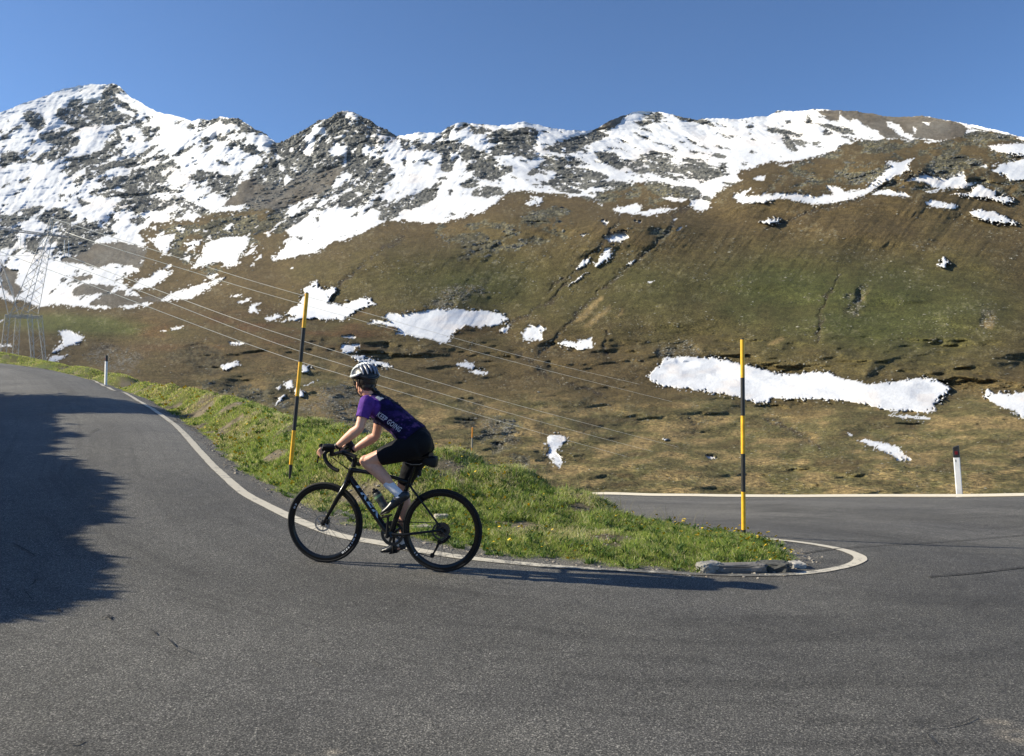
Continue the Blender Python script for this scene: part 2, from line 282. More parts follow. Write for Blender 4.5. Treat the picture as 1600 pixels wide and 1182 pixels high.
RUBBLE = [G8((380,720),(440,690),(580,690),(700,740),(720,850),(780,940),(600,960),(480,870),(300,850)),G8((1080,180),(1200,100),(1400,60),(1440,100),(1300,170),(1150,210)),
K((500,180),(680,200),(760,380),(800,400),(740,440),(640,420),(560,320),(480,260)),K((730,500),(880,540),(870,580),(740,560)),G6((400,720),(500,675),(640,700),(700,760),(650,790),(560,790),(420,770)),H((880,460),(1100,400),(1180,480),(1000,520),(900,520)),
J((490,220),(560,90),(640,70),(600,160),(520,250)),J((1300,300),(1400,180),(1430,280),(1350,330))]
TANS = [H((380,290),(570,120),(575,145),(440,290)),H((440,330),(620,180),(610,215),(500,320)),H((640,280),(700,200),(700,240)),J((570,180),(640,70),(610,130)),J((0,430),(90,380),(100,410),(0,450)),
J((1310,320),(1420,250),(1400,340))]
GULLY = [Cc((650,730),(660,780),(600,840),(560,900),(520,960),(400,1080),(320,1130),(230,1182)),H((400,0),(300,110),(200,180),(100,250),(0,310),(-60,360)),
Cc((1170,600),(1100,680),(1000,740),(960,830),(860,930),(700,1060),(580,1182)),H((650,0),(540,120),(420,230),(330,330),(230,430),(180,520)),B((900,870),(780,940),(640,1060),(520,1160),(440,1230)),
J((450,0),(350,170),(310,420)),H((590,360),(580,440),(600,520)),H((0,480),(160,560),(230,640),(400,700),(560,740)),H((1080,900),(1150,940),(1160,990)),J((0,900),(120,960),(250,1010),(330,1080)),
G6((500,690),(560,680),(700,740)),D((0,820),(300,700),(620,620),(860,490))]

GX = np.arange(-400, 2000.1, 1.6); tv = np.linspace(0, 1, 520)
rid = np.interp(GX, *np.array(RIDGE).T)
ridj = fbm(GX*.09, GX*0, oct=4, s=3)*1.6 + fbm(GX*.4, GX*0, oct=2, s=9)*.9
PX = np.repeat(GX[None, :], len(tv), 0)
BOT = 880.0
kk = np.ones(61)/61; rsm = np.convolve(np.pad(np.convolve(np.pad(rid, 30, mode='edge'), kk, 'valid'), 30, mode='edge'), kk, 'valid')
PY = rsm[None, :] + (BOT-rsm[None, :])*(tv[:, None]**1.12)
PYB = PY.copy()
PY = PY + (rid-rsm)[None, :]*np.clip(1-(PY-rsm[None, :])/np.maximum(30, 2.5*np.abs(rid-rsm))[None, :], 0, 1)
PY = PY + ridj[None, :]*np.clip(1-(PY-(rid)[None, :])/5, 0, 1)
rowY = np.array(ROWY[::-1], float)
tab = np.log(np.array([DEP[c][::-1] for c in COLX], float))       # (cols, rows) rows ascending y
def depth_field(px, py):
    ci = np.clip(np.searchsorted(COLX, px)-1, 0, len(COLX)-2); cx0 = np.array(COLX)[ci]; cx1 = np.array(COLX)[ci+1]
    f = np.clip((px-cx0)/(cx1-cx0), 0, 1); f = .5*f+.5*smooth(f)
    ri = np.clip(np.searchsorted(rowY, py)-1, 0, len(rowY)-2); g = np.clip((py-rowY[ri])/(rowY[ri+1]-rowY[ri]), 0, 1)
    a = tab[ci, ri]*(1-g)+tab[ci, ri+1]*g; b = tab[ci+1, ri]*(1-g)+tab[ci+1, ri+1]*g
    return a*(1-f)+b*f
def boxblur(a, ky, kx):
    def b1(a, k, ax):
        if k < 1: return a
        p = [(0, 0), (0, 0)]; p[ax] = (k+1, k); c = np.cumsum(np.pad(a, p, mode='edge'), ax)
        return (np.take(c, range(2*k+1, c.shape[ax]), ax)-np.take(c, range(0, c.shape[ax]-2*k-1), ax))/(2*k+1)
    return b1(b1(a, ky, 0), kx, 1)
qx = PX + fbm(PX*.006, PY*.011, oct=3, s=41)*60; qy = PYB + fbm(PX*.006+7, PY*.011, oct=3, s=45)*10
LD = depth_field(qx, qy)
# masks (warped lookups give ragged rims)
def warp(a, f, s): return PX+fbm(PX*f, PY*f, oct=5, s=s, gain=.72)*a*1.25, PY+fbm(PX*f+31, PY*f*1.1, oct=5, s=s+7, gain=.72)*a*.85
def union(polys, a=5, f=.12, s=60):
    X, Y = warp(a, f, s); m = np.zeros(PX.shape, bool)
    for p in polys: m |= inpoly(X, Y, p)
    return m
sb = union([SNOWBASE], 9, .06, 70)
rk = union(ROCKS, 4.5, .13, 80); pr = union([PEAKROCK], 9, .12, 81); scr = union(SCREES, 6, .1, 90); sn = union(SNOWS, 3.6, .16, 100)
dk = union(DARK, 15, .09, 110).astype(float); ru = union(RUBBLE, 22, .05, 120).astype(float); tn = union(TANS, 4, .12, 130).astype(float)
# slanting rock streaks in the snow
def slant(deg, fu, fv, oct, sd, gain):
    a_ = math.radians(deg); return fbm((PX*math.cos(a_)-PY*math.sin(a_))*fu, (PX*math.sin(a_)+PY*math.cos(a_))*fv, oct=oct, s=sd, gain=gain)
wL = smooth((PX-690)/160)
st1 = slant(36, .030, .080, 5, 200, .66)*(1-wL)+slant(-12, .026, .095, 5, 203, .66)*wL
st2 = slant(36, .10, .2, 4, 230, .65)*(1-wL)+slant(-12, .09, .25, 4, 233, .65)*wL
cov = np.interp(PX[0], [-400, 0, 250, 420, 600, 700, 900, 1000, 1300, 1500, 1600], [.36, .34, .30, .26, .30, .30, .28, .30, .31, .33, .2])[None, :] + .10*smooth((330-PY)/200)*(PX > 900)
KNOB = [D((120,430),(230,380),(460,262),(900,262),(1300,215),(1530,260),(1640,330),(1640,640),(1300,560),(880,600),(600,560),(300,610),(0,590)), Cc((60,690),(330,680),(400,760),(300,900),(60,1000),(0,900)),
 Cc((560,500),(1150,560),(1160,640),(900,680),(600,640),(380,600)), B((1100,800),(1576,760),(1576,1000),(1250,1060)), G8((420,680),(700,700),(800,930),(560,930),(440,850)), G6((980,60),(1278,90),(1278,200),(1050,330),(900,250)), Lq((420,80),(1060,180),(1380,420),(900,420),(500,260)), K((200,120),(800,200),(880,560),(560,480))]
kb = union(KNOB, 16, .05, 150) & (fbm(PX*.045, PY*.085, oct=6, s=151, gain=.68) > .10) & ~sb
rk = rk | kb
near_rk = boxblur((rk | pr).astype(float), 9, 12)
streak = (st1*.75+st2*.35 > cov-.42*near_rk+.02)
sky_sn = sb & ~rk & ~pr & ~scr & ~streak
hole = (rk | pr) & (st2 > .27) & (fbm(PX*.2, PY*.25, oct=3, s=250) > -.1) & sb & ~scr
snow = (sky_sn | hole | sn)
fleck = (~sb) & (slant(30, .06, .14, 4, 260, .5) > .43) & (PY < 420) & (PX < 470) & (PY > 330)
snow = (snow | fleck); sbl = boxblur(snow.astype(float), 5, 7); hf = fbm(PX*.30, PY*.42, oct=4, s=270, gain=.7)
snow = ((snow | ((sbl > .2) & (hf > .37) & ~sb)) & ~((sbl < .72) & (hf < -.42) & ~sb)).astype(float)
rock = ((rk | pr | (sb & streak & ~scr)) & ~sn).astype(float)
rockz = boxblur(np.maximum(rock, .0), 4, 5)
highr = boxblur((sb & ~scr).astype(float), 10, 12)
gl = np.zeros(PX.shape)
wx, wy = warp(10, .05, 140)
for g in GULLY:
    g = np.array(g); x0, y0 = g.min(0)-25; x1, y1 = g.max(0)+25
    bb = (wx > x0) & (wx < x1) & (wy > y0) & (wy < y1)
    if bb.any():
        dd = dpoly(wx[bb], wy[bb], g); gl[bb] = np.maximum(gl[bb], np.exp(-(dd/3.2)**2))
glw = np.zeros(PX.shape)
# knolls and terrace lips on the valley floor, from noise in world space
for _ in range(2): LD = boxblur(LD, 6, 8)
d0 = np.exp(LD)
X0 = (PX-CX)/F*d0; Z0 = EYE-(PY-CY)/F*d0
rel = np.zeros(PX.shape)
for i, L in enumerate([260, 128, 64, 31, 15, 7.6, 3.7]):
    px_m = d0/F*1.6
    att = smooth((L/px_m-2.2)/3)
    n = vnoise(X0/L+i*3.1, d0/L*.8+i, Z0/L*1.1+i*7, 300+i)
    nr = 1-2*np.abs(vnoise(X0/L*1.1+9+i, d0/L+i, Z0/L*1.4+i*3, 340+i))
    big = smooth((d0-500)/1500)
    grassy = n*L*((.20 if L > 60 else .15) if L > 20 else .13)
    rocky = nr*L*(.30 if L < 50 else .17)*np.clip(d0*.045/L, 0, 1)
    rr = np.clip(rockz*1.0+.75*highr*(L > 20)*(1-.3*snow)+.5*boxblur(ru, 2, 2)+.45*boxblur(dk, 3, 3), 0, 1.1)
    if L > 200: grassy = grassy*big*.8; rocky = rocky*big
    if L > 100: grassy = grassy*smooth((d0-250)/500)
    rel += att*(grassy*(1-.7*rr)*(1-.6*snow) + rocky*rr)
    # lumpy meadow on valley floor
lump = smooth((PY-500)/60)*(1-.6*snow)
ln = fbm(PX*.011+PY*.006, PY*.05, oct=4, s=400)
rel += lump*(np.sqrt(ln**2+.01)-.1)*d0*.058
n_msk = fbm(PX*.004, PY*.008, oct=3, s=440)
spur = slant(52, .009, .028, 5, 420, .55)*(1-wL)+slant(-30, .008, .03, 5, 424, .55)*wL
rel += highr*d0*.011*(1-2*np.abs(spur))*smooth((PY-rsm[None, :]+6)/30)
hs = slant(50, .004, .022, 6, 430, .6); rel += (1-highr)*smooth((600-PY)/120)*d0*.0065*(np.abs(hs)*2)*(.3+.9*smooth(n_msk+.3))
rel += gl*d0*.005 + boxblur(dk, 2, 3)*d0*.006
d1 = d0 + rel
edge_n = boxblur(snow, 1, 1)
XT = (PX-CX)/F*d1; ZT = EYE-(PY-CY)/F*d1
ZT = ZT + (edge_n > .5)*.0
VT = np.stack([XT, d1, ZT], -1)
# colour of the ground itself
def col(*c): return np.array(c, float)
heath, green, olive, tan, brown, grey, drock, scree, white = col(.120,.087,.040), col(.078,.082,.028), col(.125,.112,.048), col(.27,.195,.09), col(.103,.073,.036), col(.17,.155,.13), col(.085,.08,.07), col(.135,.115,.092), col(.70,.71,.73)
def mixa(a, b, t): t = t[..., None]; return a*(1-t)+b*t
n1 = fbm(PX*.008, PY*.014, oct=4, s=500); n2 = fbm(PX*.03, PY*.06, oct=4, s=510); n3 = fbm(PX*.25, PY*.3, oct=3, s=520); n4 = fbm(PX*.02+PY*.01, PY*.09, oct=4, s=530)
gz = .92*(np.exp(-((PX-1380)/330)**2-((PY-490)/95)**2)*1.05 + np.exp(-((PX-760)/200)**2-((PY-440)/60)**2)*.8 + np.exp(-((PX-600)/120)**2-((PY-500)/70)**2)*.3 + np.exp(-((PX-1150)/160)**2-((PY-440)/70)**2)*.5)
cT = mixa(np.broadcast_to(heath, PX.shape+(3,)), np.broadcast_to(green, PX.shape+(3,)), np.clip(gz+n1*.35+n2*.25, 0, 1))
cT = mixa(cT, brown, np.clip(.35+n2*1.2, 0, .8)*np.clip(1-gz, 0, 1))
floor = smooth((PY-(560+40*smooth((PX-500)/500)+40*n1))/60)
fl = mixa(np.broadcast_to(olive, PX.shape+(3,)), tan, np.clip(.36+n4*2.2, 0, 1)); fl = mixa(fl, green, np.clip(-.05+n2*1.3, 0, .7)); fl = mixa(fl, brown, np.clip(-.1-n4*1.4, 0, .8))
cT = mixa(cT, fl*(1+.18*smooth((PX-550)/300))[..., None], floor*.9)
lg = np.exp(-((PX-120)/110)**2-((PY-(500+.06*PX))/14)**2); cT = mixa(cT, col(.11,.115,.035), np.clip(lg*1.7+.3*n2*lg, 0, 1))
rust = np.exp(-((PY-(520+.0*PX))/28)**2)*smooth((900-PX)/300)*smooth((PX-150)/100); cT = mixa(cT, col(.13,.062,.03), np.clip(rust*(.15+n4), 0, .6))
cT = mixa(cT, tan, boxblur(tn, 1, 1)*.85)
hz = boxblur(sb.astype(float), 14, 18); cT = mixa(cT, mixa(np.broadcast_to(col(.125,.088,.05), PX.shape+(3,)), col(.11,.095,.055), np.clip(n2*2, 0, 1)), np.clip(hz, 0, 1)*.6)
n5 = fbm(PX*.55, PY*.5, oct=3, s=525, gain=.7)
rc = mixa(np.broadcast_to(col(.062,.064,.064), PX.shape+(3,)), col(.20,.195,.175), np.clip(.33+n5*1.3+n2*.7+n3*.4, 0, 1)); rc = mixa(rc, rc*col(1.05,.95,.62), boxblur((~sb).astype(float), 6, 6)*.9)
cT = mixa(cT, rc, np.clip(rock+.35*smooth((n3-.15)*3)*(1-sb)*(n2 > .1), 0, 1))
cT = mixa(cT, mixa(np.broadcast_to(scree, PX.shape+(3,)), col(.15,.14,.125), np.clip(.5+n2, 0, 1)), scr.astype(float)*.9)
cT = mixa(cT, mixa(np.broadcast_to(grey, PX.shape+(3,)), brown, np.clip(.5+n3*2.2, 0, 1)), np.clip(boxblur(ru, 3, 4)*(.55+1.6*n5+.8*n2), 0, .85))
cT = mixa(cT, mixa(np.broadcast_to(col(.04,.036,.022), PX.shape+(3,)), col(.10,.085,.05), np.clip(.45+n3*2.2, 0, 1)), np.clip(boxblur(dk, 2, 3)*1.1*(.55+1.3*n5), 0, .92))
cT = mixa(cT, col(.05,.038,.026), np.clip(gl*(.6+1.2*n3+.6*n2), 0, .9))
cT = cT*(1+.26*n3[..., None]+.16*n2[..., None]+.22*n5[..., None])
wet = np.clip(boxblur(snow, 5, 5)*(1-snow)*1.6, 0, 1)*(1-sb); cT = cT*(1-.38*wet[..., None])
rim = np.clip((1-boxblur(snow, 2, 2))*1.6, 0, 1)*snow
wsn = np.broadcast_to(white, PX.shape+(3,))*(1+.06*n2[..., None]+.07*n3[..., None]+.10*fbm(PX*.5, PY*.7, oct=3, s=527)[..., None]); wsn = mixa(wsn, col(.80,.68,.58), np.clip((fbm(PX*.02, PY*.05, oct=3, s=560)-.25)*1.3, 0, .3))
wsn = mixa(wsn, col(.42,.38,.33), rim*.55*np.clip(.5+1.5*n5, 0, 1)); cT = mixa(cT, wsn, snow)
cT = np.clip(cT, .01, .95)
al = snow
ROCKM = rock; H_, W_ = PX.shape
idx = np.arange(H_*W_).reshape(H_, W_)
Ff = np.stack([idx[1:, :-1], idx[1:, 1:], idx[:-1, 1:], idx[:-1, :-1]], -1).reshape(-1, 4)
mt, t, b = nmat('mountain_ground')
at = N(t, 'ShaderNodeAttribute', attribute_name='Col')
n_a = noise_node(t, .9, 5, .65); n_b = noise_node(t, .12, 5, .6)
ra = ramp(t, n_a.outputs[0], [(.30, (.38, .38, .38)), (.5, (.92, .92, .92)), (.68, (1.75, 1.72, 1.6))])
rb = ramp(t, n_b.outputs[0], [(.3, (.75, .75, .75)), (.7, (1.25, 1.25, 1.22))])
m1 = mixc(t, 1.0, at.outputs['Color'], ra.outputs[0], 'MULTIPLY'); m1 = mixc(t, 1.0, m1, rb.outputs[0], 'MULTIPLY')
mm = mixc(t, at.outputs['Alpha'], m1, at.outputs['Color'])
t.links.new(mm, b.inputs['Base Color']); b.inputs['Roughness'].default_value = .95; b.inputs['Specular IOR Level'].default_value = .15
bn = N(t, 'ShaderNodeBump'); bn.inputs['Distance'].default_value = 1.2; t.links.new(n_a.outputs[0], bn.inputs['Height'])
iv = N(t, 'ShaderNodeMath', operation='MULTIPLY_ADD'); iv.inputs[1].default_value = -.55; iv.inputs[2].default_value = .9
t.links.new(at.outputs['Alpha'], iv.inputs[0]); t.links.new(iv.outputs[0], bn.inputs['Strength']); t.links.new(bn.outputs[0], b.inputs['Normal'])
terrain = mesh_np('mountain_terrain', VT.reshape(-1, 3), Ff, mt, True, None, np.concatenate([cT, al[..., None]], -1).reshape(-1, 4))
tag(terrain, 'snow-streaked mountain range and brown heath hillside rising behind the road', None, None, 'structure')
# ---------------------------------------------------------------- near ground: road and verge
def rbf_fit(P, Z, lam=1e-3):
    P = np.asarray(P, float); Z = np.asarray(Z, float); n = len(P)
    K = -np.sqrt(((P[:, None]-P[None])**2).sum(-1)+.25)+np.eye(n)*lam*-1
    Q = np.c_[np.ones(n), P]; M = np.block([[K, Q], [Q.T, np.zeros((3, 3))]])
    w = np.linalg.solve(M, np.r_[Z, 0, 0, 0])
    def f(x, y):
        x = np.asarray(x, float); y = np.asarray(y, float); s = w[n]+w[n+1]*x+w[n+2]*y
        for i in range(n): s = s-w[i]*np.sqrt((x-P[i, 0])**2+(y-P[i, 1])**2+.25)
        return s
    return f
def w_(px, py, d): return ((px-CX)/F*d, d, EYE-(py-CY)/F*d)
RP = [(0,0,.0),(-3,3,.04),(3,3,-.02),(0,3,.01),(-6,0,.12),(6,0,-.1),(-8,6,.22),(-10,12,.45),(-14,20,.95),(-22,32,1.7),(-34,44,2.5),(-40,30,2.1),(-20,10,.7),(0,-8,0),(-10,-8,.1),(10,-8,-.15),
 (-.555,6.33,.041),(-1.545,6.52,.068), w_(440,800,8.4),w_(380,770,9.3),w_(340,735,10.7),w_(290,680,14),w_(240,640,18),w_(160,599,30),w_(60,575,40),w_(0,568,46),
 w_(520,835,7.5),w_(600,850,7.23),w_(700,868,6.9),w_(800,880,6.73),w_(900,888,6.64),w_(1000,893,6.6),w_(1100,898,6.58),w_(1240,898,6.66),w_(1320,888,6.97),w_(1352,876,7.3),w_(1300,858,7.85),w_(1240,848,8.15),w_(1162,838,8.45),
 w_(1600,775,14.5),w_(1499,777,15.6),w_(1300,777,17.5),w_(1100,776,19.5),w_(945,773,22),(12.3,10.7,.02),w_(1740,774,12.9),(14.5,8.5,.0),(11,5,-.14),(10,0,-.16),(6,7,-.14),(6,10,-.3),(.5,13,-.78),(-2.5,20,-1.6),(-7,30,-2.7),(-1,29,-2.6),(-10,42,-3.9),(5,14,-.62)]
_up = np.array([w_(440,800,8.4),w_(380,770,9.3),w_(340,735,10.7),w_(290,680,14),w_(240,640,18),w_(195,615,23),w_(150,597,30),w_(100,584,35),w_(60,575.5,40),w_(0,568,46),(-38,52,2.75),(-48,58,3.3)])
_tt = np.linspace(0, len(_up)-1, 34); _u = np.stack([np.interp(_tt, np.arange(len(_up)), _up[:, k]) for k in range(3)], 1)
_T = np.gradient(_u[:, :2], axis=0); _T /= np.linalg.norm(_T, axis=1)[:, None]; _L = np.stack([-_T[:, 1], _T[:, 0]], 1)
RP = [p for p in RP if not (p[1] > 6.7 and p[0] < -2.4 and p[2] > 0)]
for k in range(0, 34): RP.append(tuple(_u[k]))
for k in range(0, 34, 2):
    for o_ in (3.5, 7.5, 12): RP.append((_u[k, 0]+_L[k, 0]*o_, _u[k, 1]+_L[k, 1]*o_, _u[k, 2]+.012*o_))
RP = np.array(RP); Rf = rbf_fit(RP[:, :2], RP[:, 2], .02)
def ray_ground(px, py, f=None):
    f = f or Rf; r = np.array([(px-CX)/F, 1, -(py-CY)/F]); d = 2.5
    while d < 70:
        if EYE+r[2]*d <= float(f(r[0]*d, d)): break
        d *= 1.01
    lo, hi = d/1.01, d
    for _ in range(20):
        m = (lo+hi)/2
        if EYE+r[2]*m <= float(f(r[0]*m, m)): hi = m
        else: lo = m
    return np.array([r[0]*hi, hi])
# island outline on the plan: front edge from the picture's kerb, back edge along the lower leg
FRONT = [(100,577),(165,600),(205,616),(250,640),(300,672),(330,700),(370,740),(400,755),(420,768),(450,785),(475,797),(522,817),(572,832),(637,845),(712,860),(759,869),(837,879),(900,883),(970,891),(1066,897),(1145,899),(1206,895),(1250,886),(1266,878)]
front = [ray_ground(*p) for p in FRONT if p[0] > 240]
front = [np.array(p) for p in [(-47.7,58.2),(-37.7,52.2),(-29.6,46.2),(-23.6,40.2),(-19.5,35.2),(-15.4,30.2),(-10.9,23.2),(-8.4,19.0)]]+front
back = [(2.82,7.6),(2.80,8.1),(2.66,8.6),(2.25,9.3),(1.3,10.6),(.4,12.4),(-.9,15),(-3,20),(-8,28),(-14,36),(-20,46),(-26,58),(-60,75)]
ISLAND = np.array([(-70,74)]+[tuple(p) for p in front]+back)
OUTER = [(1900,772),(1750,774),(1600,775.5),(1499,777.5),(1400,777.5),(1300,777.5),(1200,777),(1100,776),(1020,775),(945,773)]
outer = [(26,0),(19,5),(14.5,8.5),(12.3,10.7),(10.6,12.9),(9.45,14.55),(8.85,15.6),(8.0,16.6),(7.1,17.5),(4.75,19.5),(2.6,22)]+[(-1.5,26),(-8,33),(-16,42),(-30,58)]
def sdist(x, y):       # positive inside the island
    d = dpoly(x, y, ISLAND, True); return np.where(inpoly(x, y, ISLAND), d, -d)
OUTP = np.array(outer+[(-60,90),(80,90),(80,-20),(26,-10)])
LEFTB = np.array([(-3.6,-12),(-5.2,-3),(-6.6,2),(-8.2,6),(-10.2,10),(-13,15),(-18,22.5),(-26,31),(-36,38),(-50,46),(-90,50),(-90,-12)])   # outer bank on the climbing side
CR = [w_(0,550,52),w_(100,568,43),w_(165,577,34),w_(240,590,26),w_(300,604,20.5),w_(350,617,17.6),w_(400,632,15.4),w_(480,652,13),w_(560,672,12),w_(650,692,11.3),w_(760,717,10.6),w_(850,747,10.1),w_(945,775,9.7),w_(1040,803,9.2),w_(1090,824,8.8)]
CR = np.array(CR); _q = np.linspace(0, len(CR)-1, 43); CR = [tuple(np.interp(v_, range(len(CR)), CR[:, k]) for k in range(3)) for v_ in _q]
VP = [(p[0], p[1], p[2]) for p in CR]
VP += [w_(453,745,9.2), w_(500,700,10.4), w_(600,740,9.6), w_(700,770,9), w_(800,790,8.7), w_(900,810,8.4), w_(1000,835,8.1), w_(300,640,17.2)]
VP += [(p[0], p[1], float(Rf(p[0], p[1]))+.0) for p in front]
VP += [(p[0], p[1], float(Rf(p[0], p[1]))-.02) for p in back[:7]]
VP += [(1.3,14,-1.1),(-2.5,15.5,-.9),(-5.5,20,-1.2),(-9.5,27,-1.2),(-14.5,36,-.6),(-21,46,0),(-32,62,1)]
VP = [(p[0], p[1], p[2]-(.085 if i < len(CR)+8 else 0)) for i, p in enumerate(VP)]
VP = np.array(VP); Vf0 = rbf_fit(VP[:, :2], VP[:, 2], .02)
def Vf(x, y):
    x = np.asarray(x, float); y = np.asarray(y, float)
    sd = sdist(x, y); r = Rf(x, y); do = np.where(inpoly(x, y, OUTP), dpoly(x, y, np.array(outer)), -1)
    dl = np.where(inpoly(x, y, LEFTB), dpoly(x, y, LEFTB[:-2]), -1)
    nz = fbm(x*1.3, y*1.3, oct=4, s=610); edge = fbm(x*2.6, y*2.6, oct=4, s=620)*.13
    vz = Vf0(x, y); vz = np.where(x > -.2, np.maximum(vz, r+.03*smooth(sd/.6)), vz)
    isl = r-.02+(vz-r)*smooth((sd+edge)/1.1)+(nz*.04+.035)*smooth((sd+edge)/.5)
    base = np.minimum(r, 3)
    out = base-.03+.05*smooth(do/.25)+nz*.05*smooth(do/.6)-.55*np.clip(do-1.2, 0, 14)-.06*np.clip(do-15, 0, 80)
    lft = base-.03+.06*smooth(dl/.25)+nz*.1*smooth(dl/.8)+.28*np.clip(dl-.6, 0, 30)+.3*nz*smooth(dl/4)
    z = np.where(sd > -.35, np.where(sd+edge > 0, isl, r-.10), r-.10)
    z = np.where(do > 0, out, z); z = np.where(dl > 0, lft, z)
    return z, sd+edge, do, dl
ths = np.radians(np.concatenate([np.arange(-150, -36, 1.5), np.arange(-36, 36, .09), np.arange(36, 151, 1.5)]))
rr_ = np.concatenate([np.geomspace(.4, 3, 14)[:-1], np.geomspace(3, 26, 430), np.geomspace(26.1, 78, 60)])
TH, RR = np.meshgrid(ths, rr_); GXX = RR*np.sin(TH); GYY = RR*np.cos(TH)
Zv, SD, DO, DL = Vf(GXX, GYY)
hh, ww = TH.shape; idg = np.arange(hh*ww).reshape(hh, ww)
Fg = np.stack([idg[:-1, :-1], idg[:-1, 1:], idg[1:, 1:], idg[1:, :-1]], -1).reshape(-1, 4)
# ---- road sheet
ZR = Rf(GXX, GYY)+fbm(GXX*.35, GYY*.35, oct=3, s=600)*.012
cut = (SD < .45) & (DO < .12) & (DL < .5)
fm = (cut[:-1, :-1] & cut[:-1, 1:] & cut[1:, 1:] & cut[1:, :-1]).reshape(-1)
EDGE = np.exp(-np.clip(-SD, 0, 9)/.22)
mr, t, b = nmat('asphalt')
at = N(t, 'ShaderNodeAttribute', attribute_name='Col')
na = noise_node(t, 115, 3, .85); nb = noise_node(t, 260, 2, .7); nc = noise_node(t, .55, 5, .55); nd = noise_node(t, 5, 5, .65)
vo = N(t, 'ShaderNodeTexVoronoi'); vo.inputs['Scale'].default_value = 150; t.links.new(t.nodes['TC'].outputs['Object'], vo.inputs['Vector'])
r1 = ramp(t, na.outputs[0], [(.36, (.18, .18, .18)), (.5, (.82, .82, .82)), (.58, (1.4, 1.38, 1.33)), (.68, (3.0, 2.95, 2.8))])
r2 = ramp(t, vo.outputs['Color'], [(0, (.40, .40, .40)), (.6, (1.0, 1.0, 1.0)), (.88, (2.5, 2.45, 2.35))])
r3 = ramp(t, nc.outputs[0], [(.3, (.84, .84, .86)), (.7, (1.16, 1.15, 1.12))])
r4 = ramp(t, nd.outputs[0], [(.3, (.88, .88, .88)), (.7, (1.12, 1.12, 1.12))])
m1 = mixc(t, 1.0, at.outputs['Color'], r1.outputs[0], 'MULTIPLY'); m1 = mixc(t, .8, m1, r2.outputs[0], 'MULTIPLY')
m1 = mixc(t, 1.0, m1, r3.outputs[0], 'MULTIPLY'); m1 = mixc(t, 1.0, m1, r4.outputs[0], 'MULTIPLY')
t.links.new(m1, b.inputs['Base Color']); b.inputs['Roughness'].default_value = .82; b.inputs['Specular IOR Level'].default_value = .35
bump(t, b, na.outputs[0], .55, .006)
cr = np.ones(GXX.shape+(3,))*np.array([.100, .097, .091])
# tyre-polished and worn bands follow the bend; far legs paler
an = fbm(GXX*.18, GYY*.18, oct=3, s=640)
band = np.sin((np.clip(-SD, 0, 20)+an*.7)*2.6)
cr *= (1+.11*band*np.clip(.6+an*2, 0, 1.4)+.12*an)[..., None]
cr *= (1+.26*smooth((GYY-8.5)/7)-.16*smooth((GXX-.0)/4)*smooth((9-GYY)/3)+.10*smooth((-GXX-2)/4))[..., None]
streakr = fbm(GXX*.5, GYY*3.2, oct=3, s=650); cr *= (1-.14*smooth((streakr-.15)*4)*smooth((GXX+1)/3))[..., None]
SDR = np.clip(-sdist(GXX, GYY), 0, 30); PH = np.arctan2(GYY-7.6, GXX-2.2)
ty = fbm(SDR*3.2+an*.8, PH*2.0, oct=4, s=645, gain=.6); cr *= (1+.17*ty-.16*smooth((fbm(SDR*9, PH*3.5, oct=3, s=646)-.28)*6)*np.clip(SDR, 0, 1))[..., None]
cr = mixa(cr, col(.20, .18, .15), EDGE*.55*np.clip(.6+fbm(GXX*3, GYY*3, oct=3, s=660)*1.5, 0, 1))
cr = mixa(cr, col(.16, .135, .115), smooth((2.9-GYY)/.6+fbm(GXX*.9, GYY*.9, oct=3, s=670)*1.2)*.5)
for px_, py_, ra_, rb_ in [(530,1176,.055,.03),(470,1181,.05,.015),(1592,1150,.07,.06),(1560,1128,.05,.03)]:
    g_ = ray_ground(px_, py_); pq_ = np.exp(-((GXX-g_[0])/ra_)**2-((GYY-g_[1])/rb_)**2)*np.clip(.7+1.6*fbm(GXX*14, GYY*14, oct=3, s=671), 0, 1.2); cr = mixa(cr, col(.30, .265, .215), np.clip(pq_, 0, .8))
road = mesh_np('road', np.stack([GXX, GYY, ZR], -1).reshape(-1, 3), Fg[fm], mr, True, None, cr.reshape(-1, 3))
tag(road, 'worn grey asphalt of the mountain hairpin road', None, None, 'structure')
# ---- verge and shoulder ground
mg, t, b = nmat('verge_soil')
at = N(t, 'ShaderNodeAttribute', attribute_name='Col'); na = noise_node(t, 28, 5, .7)
r1 = ramp(t, na.outputs[0], [(.3, (.55, .55, .55)), (.7, (1.5, 1.5, 1.4))])
t.links.new(mixc(t, 1.0, at.outputs['Color'], r1.outputs[0], 'MULTIPLY'), b.inputs['Base Color']); b.inputs['Roughness'].default_value = .95; b.inputs['Specular IOR Level'].default_value = .2
bump(t, b, na.outputs[0], .8, .03)
nv = fbm(GXX*1.1, GYY*1.1, oct=4, s=680); nw = fbm(GXX*6, GYY*6, oct=3, s=690)
def bare(x, y, sd):           # bare earth and stones on the verge
    q = fbm(x*1.1, y*1.6, oct=4, s=700)
    b_ = smooth((q-.24)*6)
    for (px, py, rx, ry) in BARE: b_ = np.maximum(b_, np.exp(-((x-px)/rx)**2-((y-py)/ry)**2)*1.2*np.clip(.75+q*1.4, 0, 1))
    tip = smooth((x-2.45)/.25)*smooth((.45-sd)/.3)*smooth((8.0-y)/.4)
    return np.clip(np.maximum(np.maximum(b_, smooth((.13-sd)/.12)), tip), 0, 1)
BARE = [(*ray_ground(x, y), a_, b_) for x, y, a_, b_ in [(325,662,.6,.5),(372,674,.5,.35),(275,640,.4,.6),(400,700,.35,.25),(700,800,.35,.3),(560,790,.4,.3),(960,850,.4,.25)]]
bare_g = bare(GXX, GYY, SD)
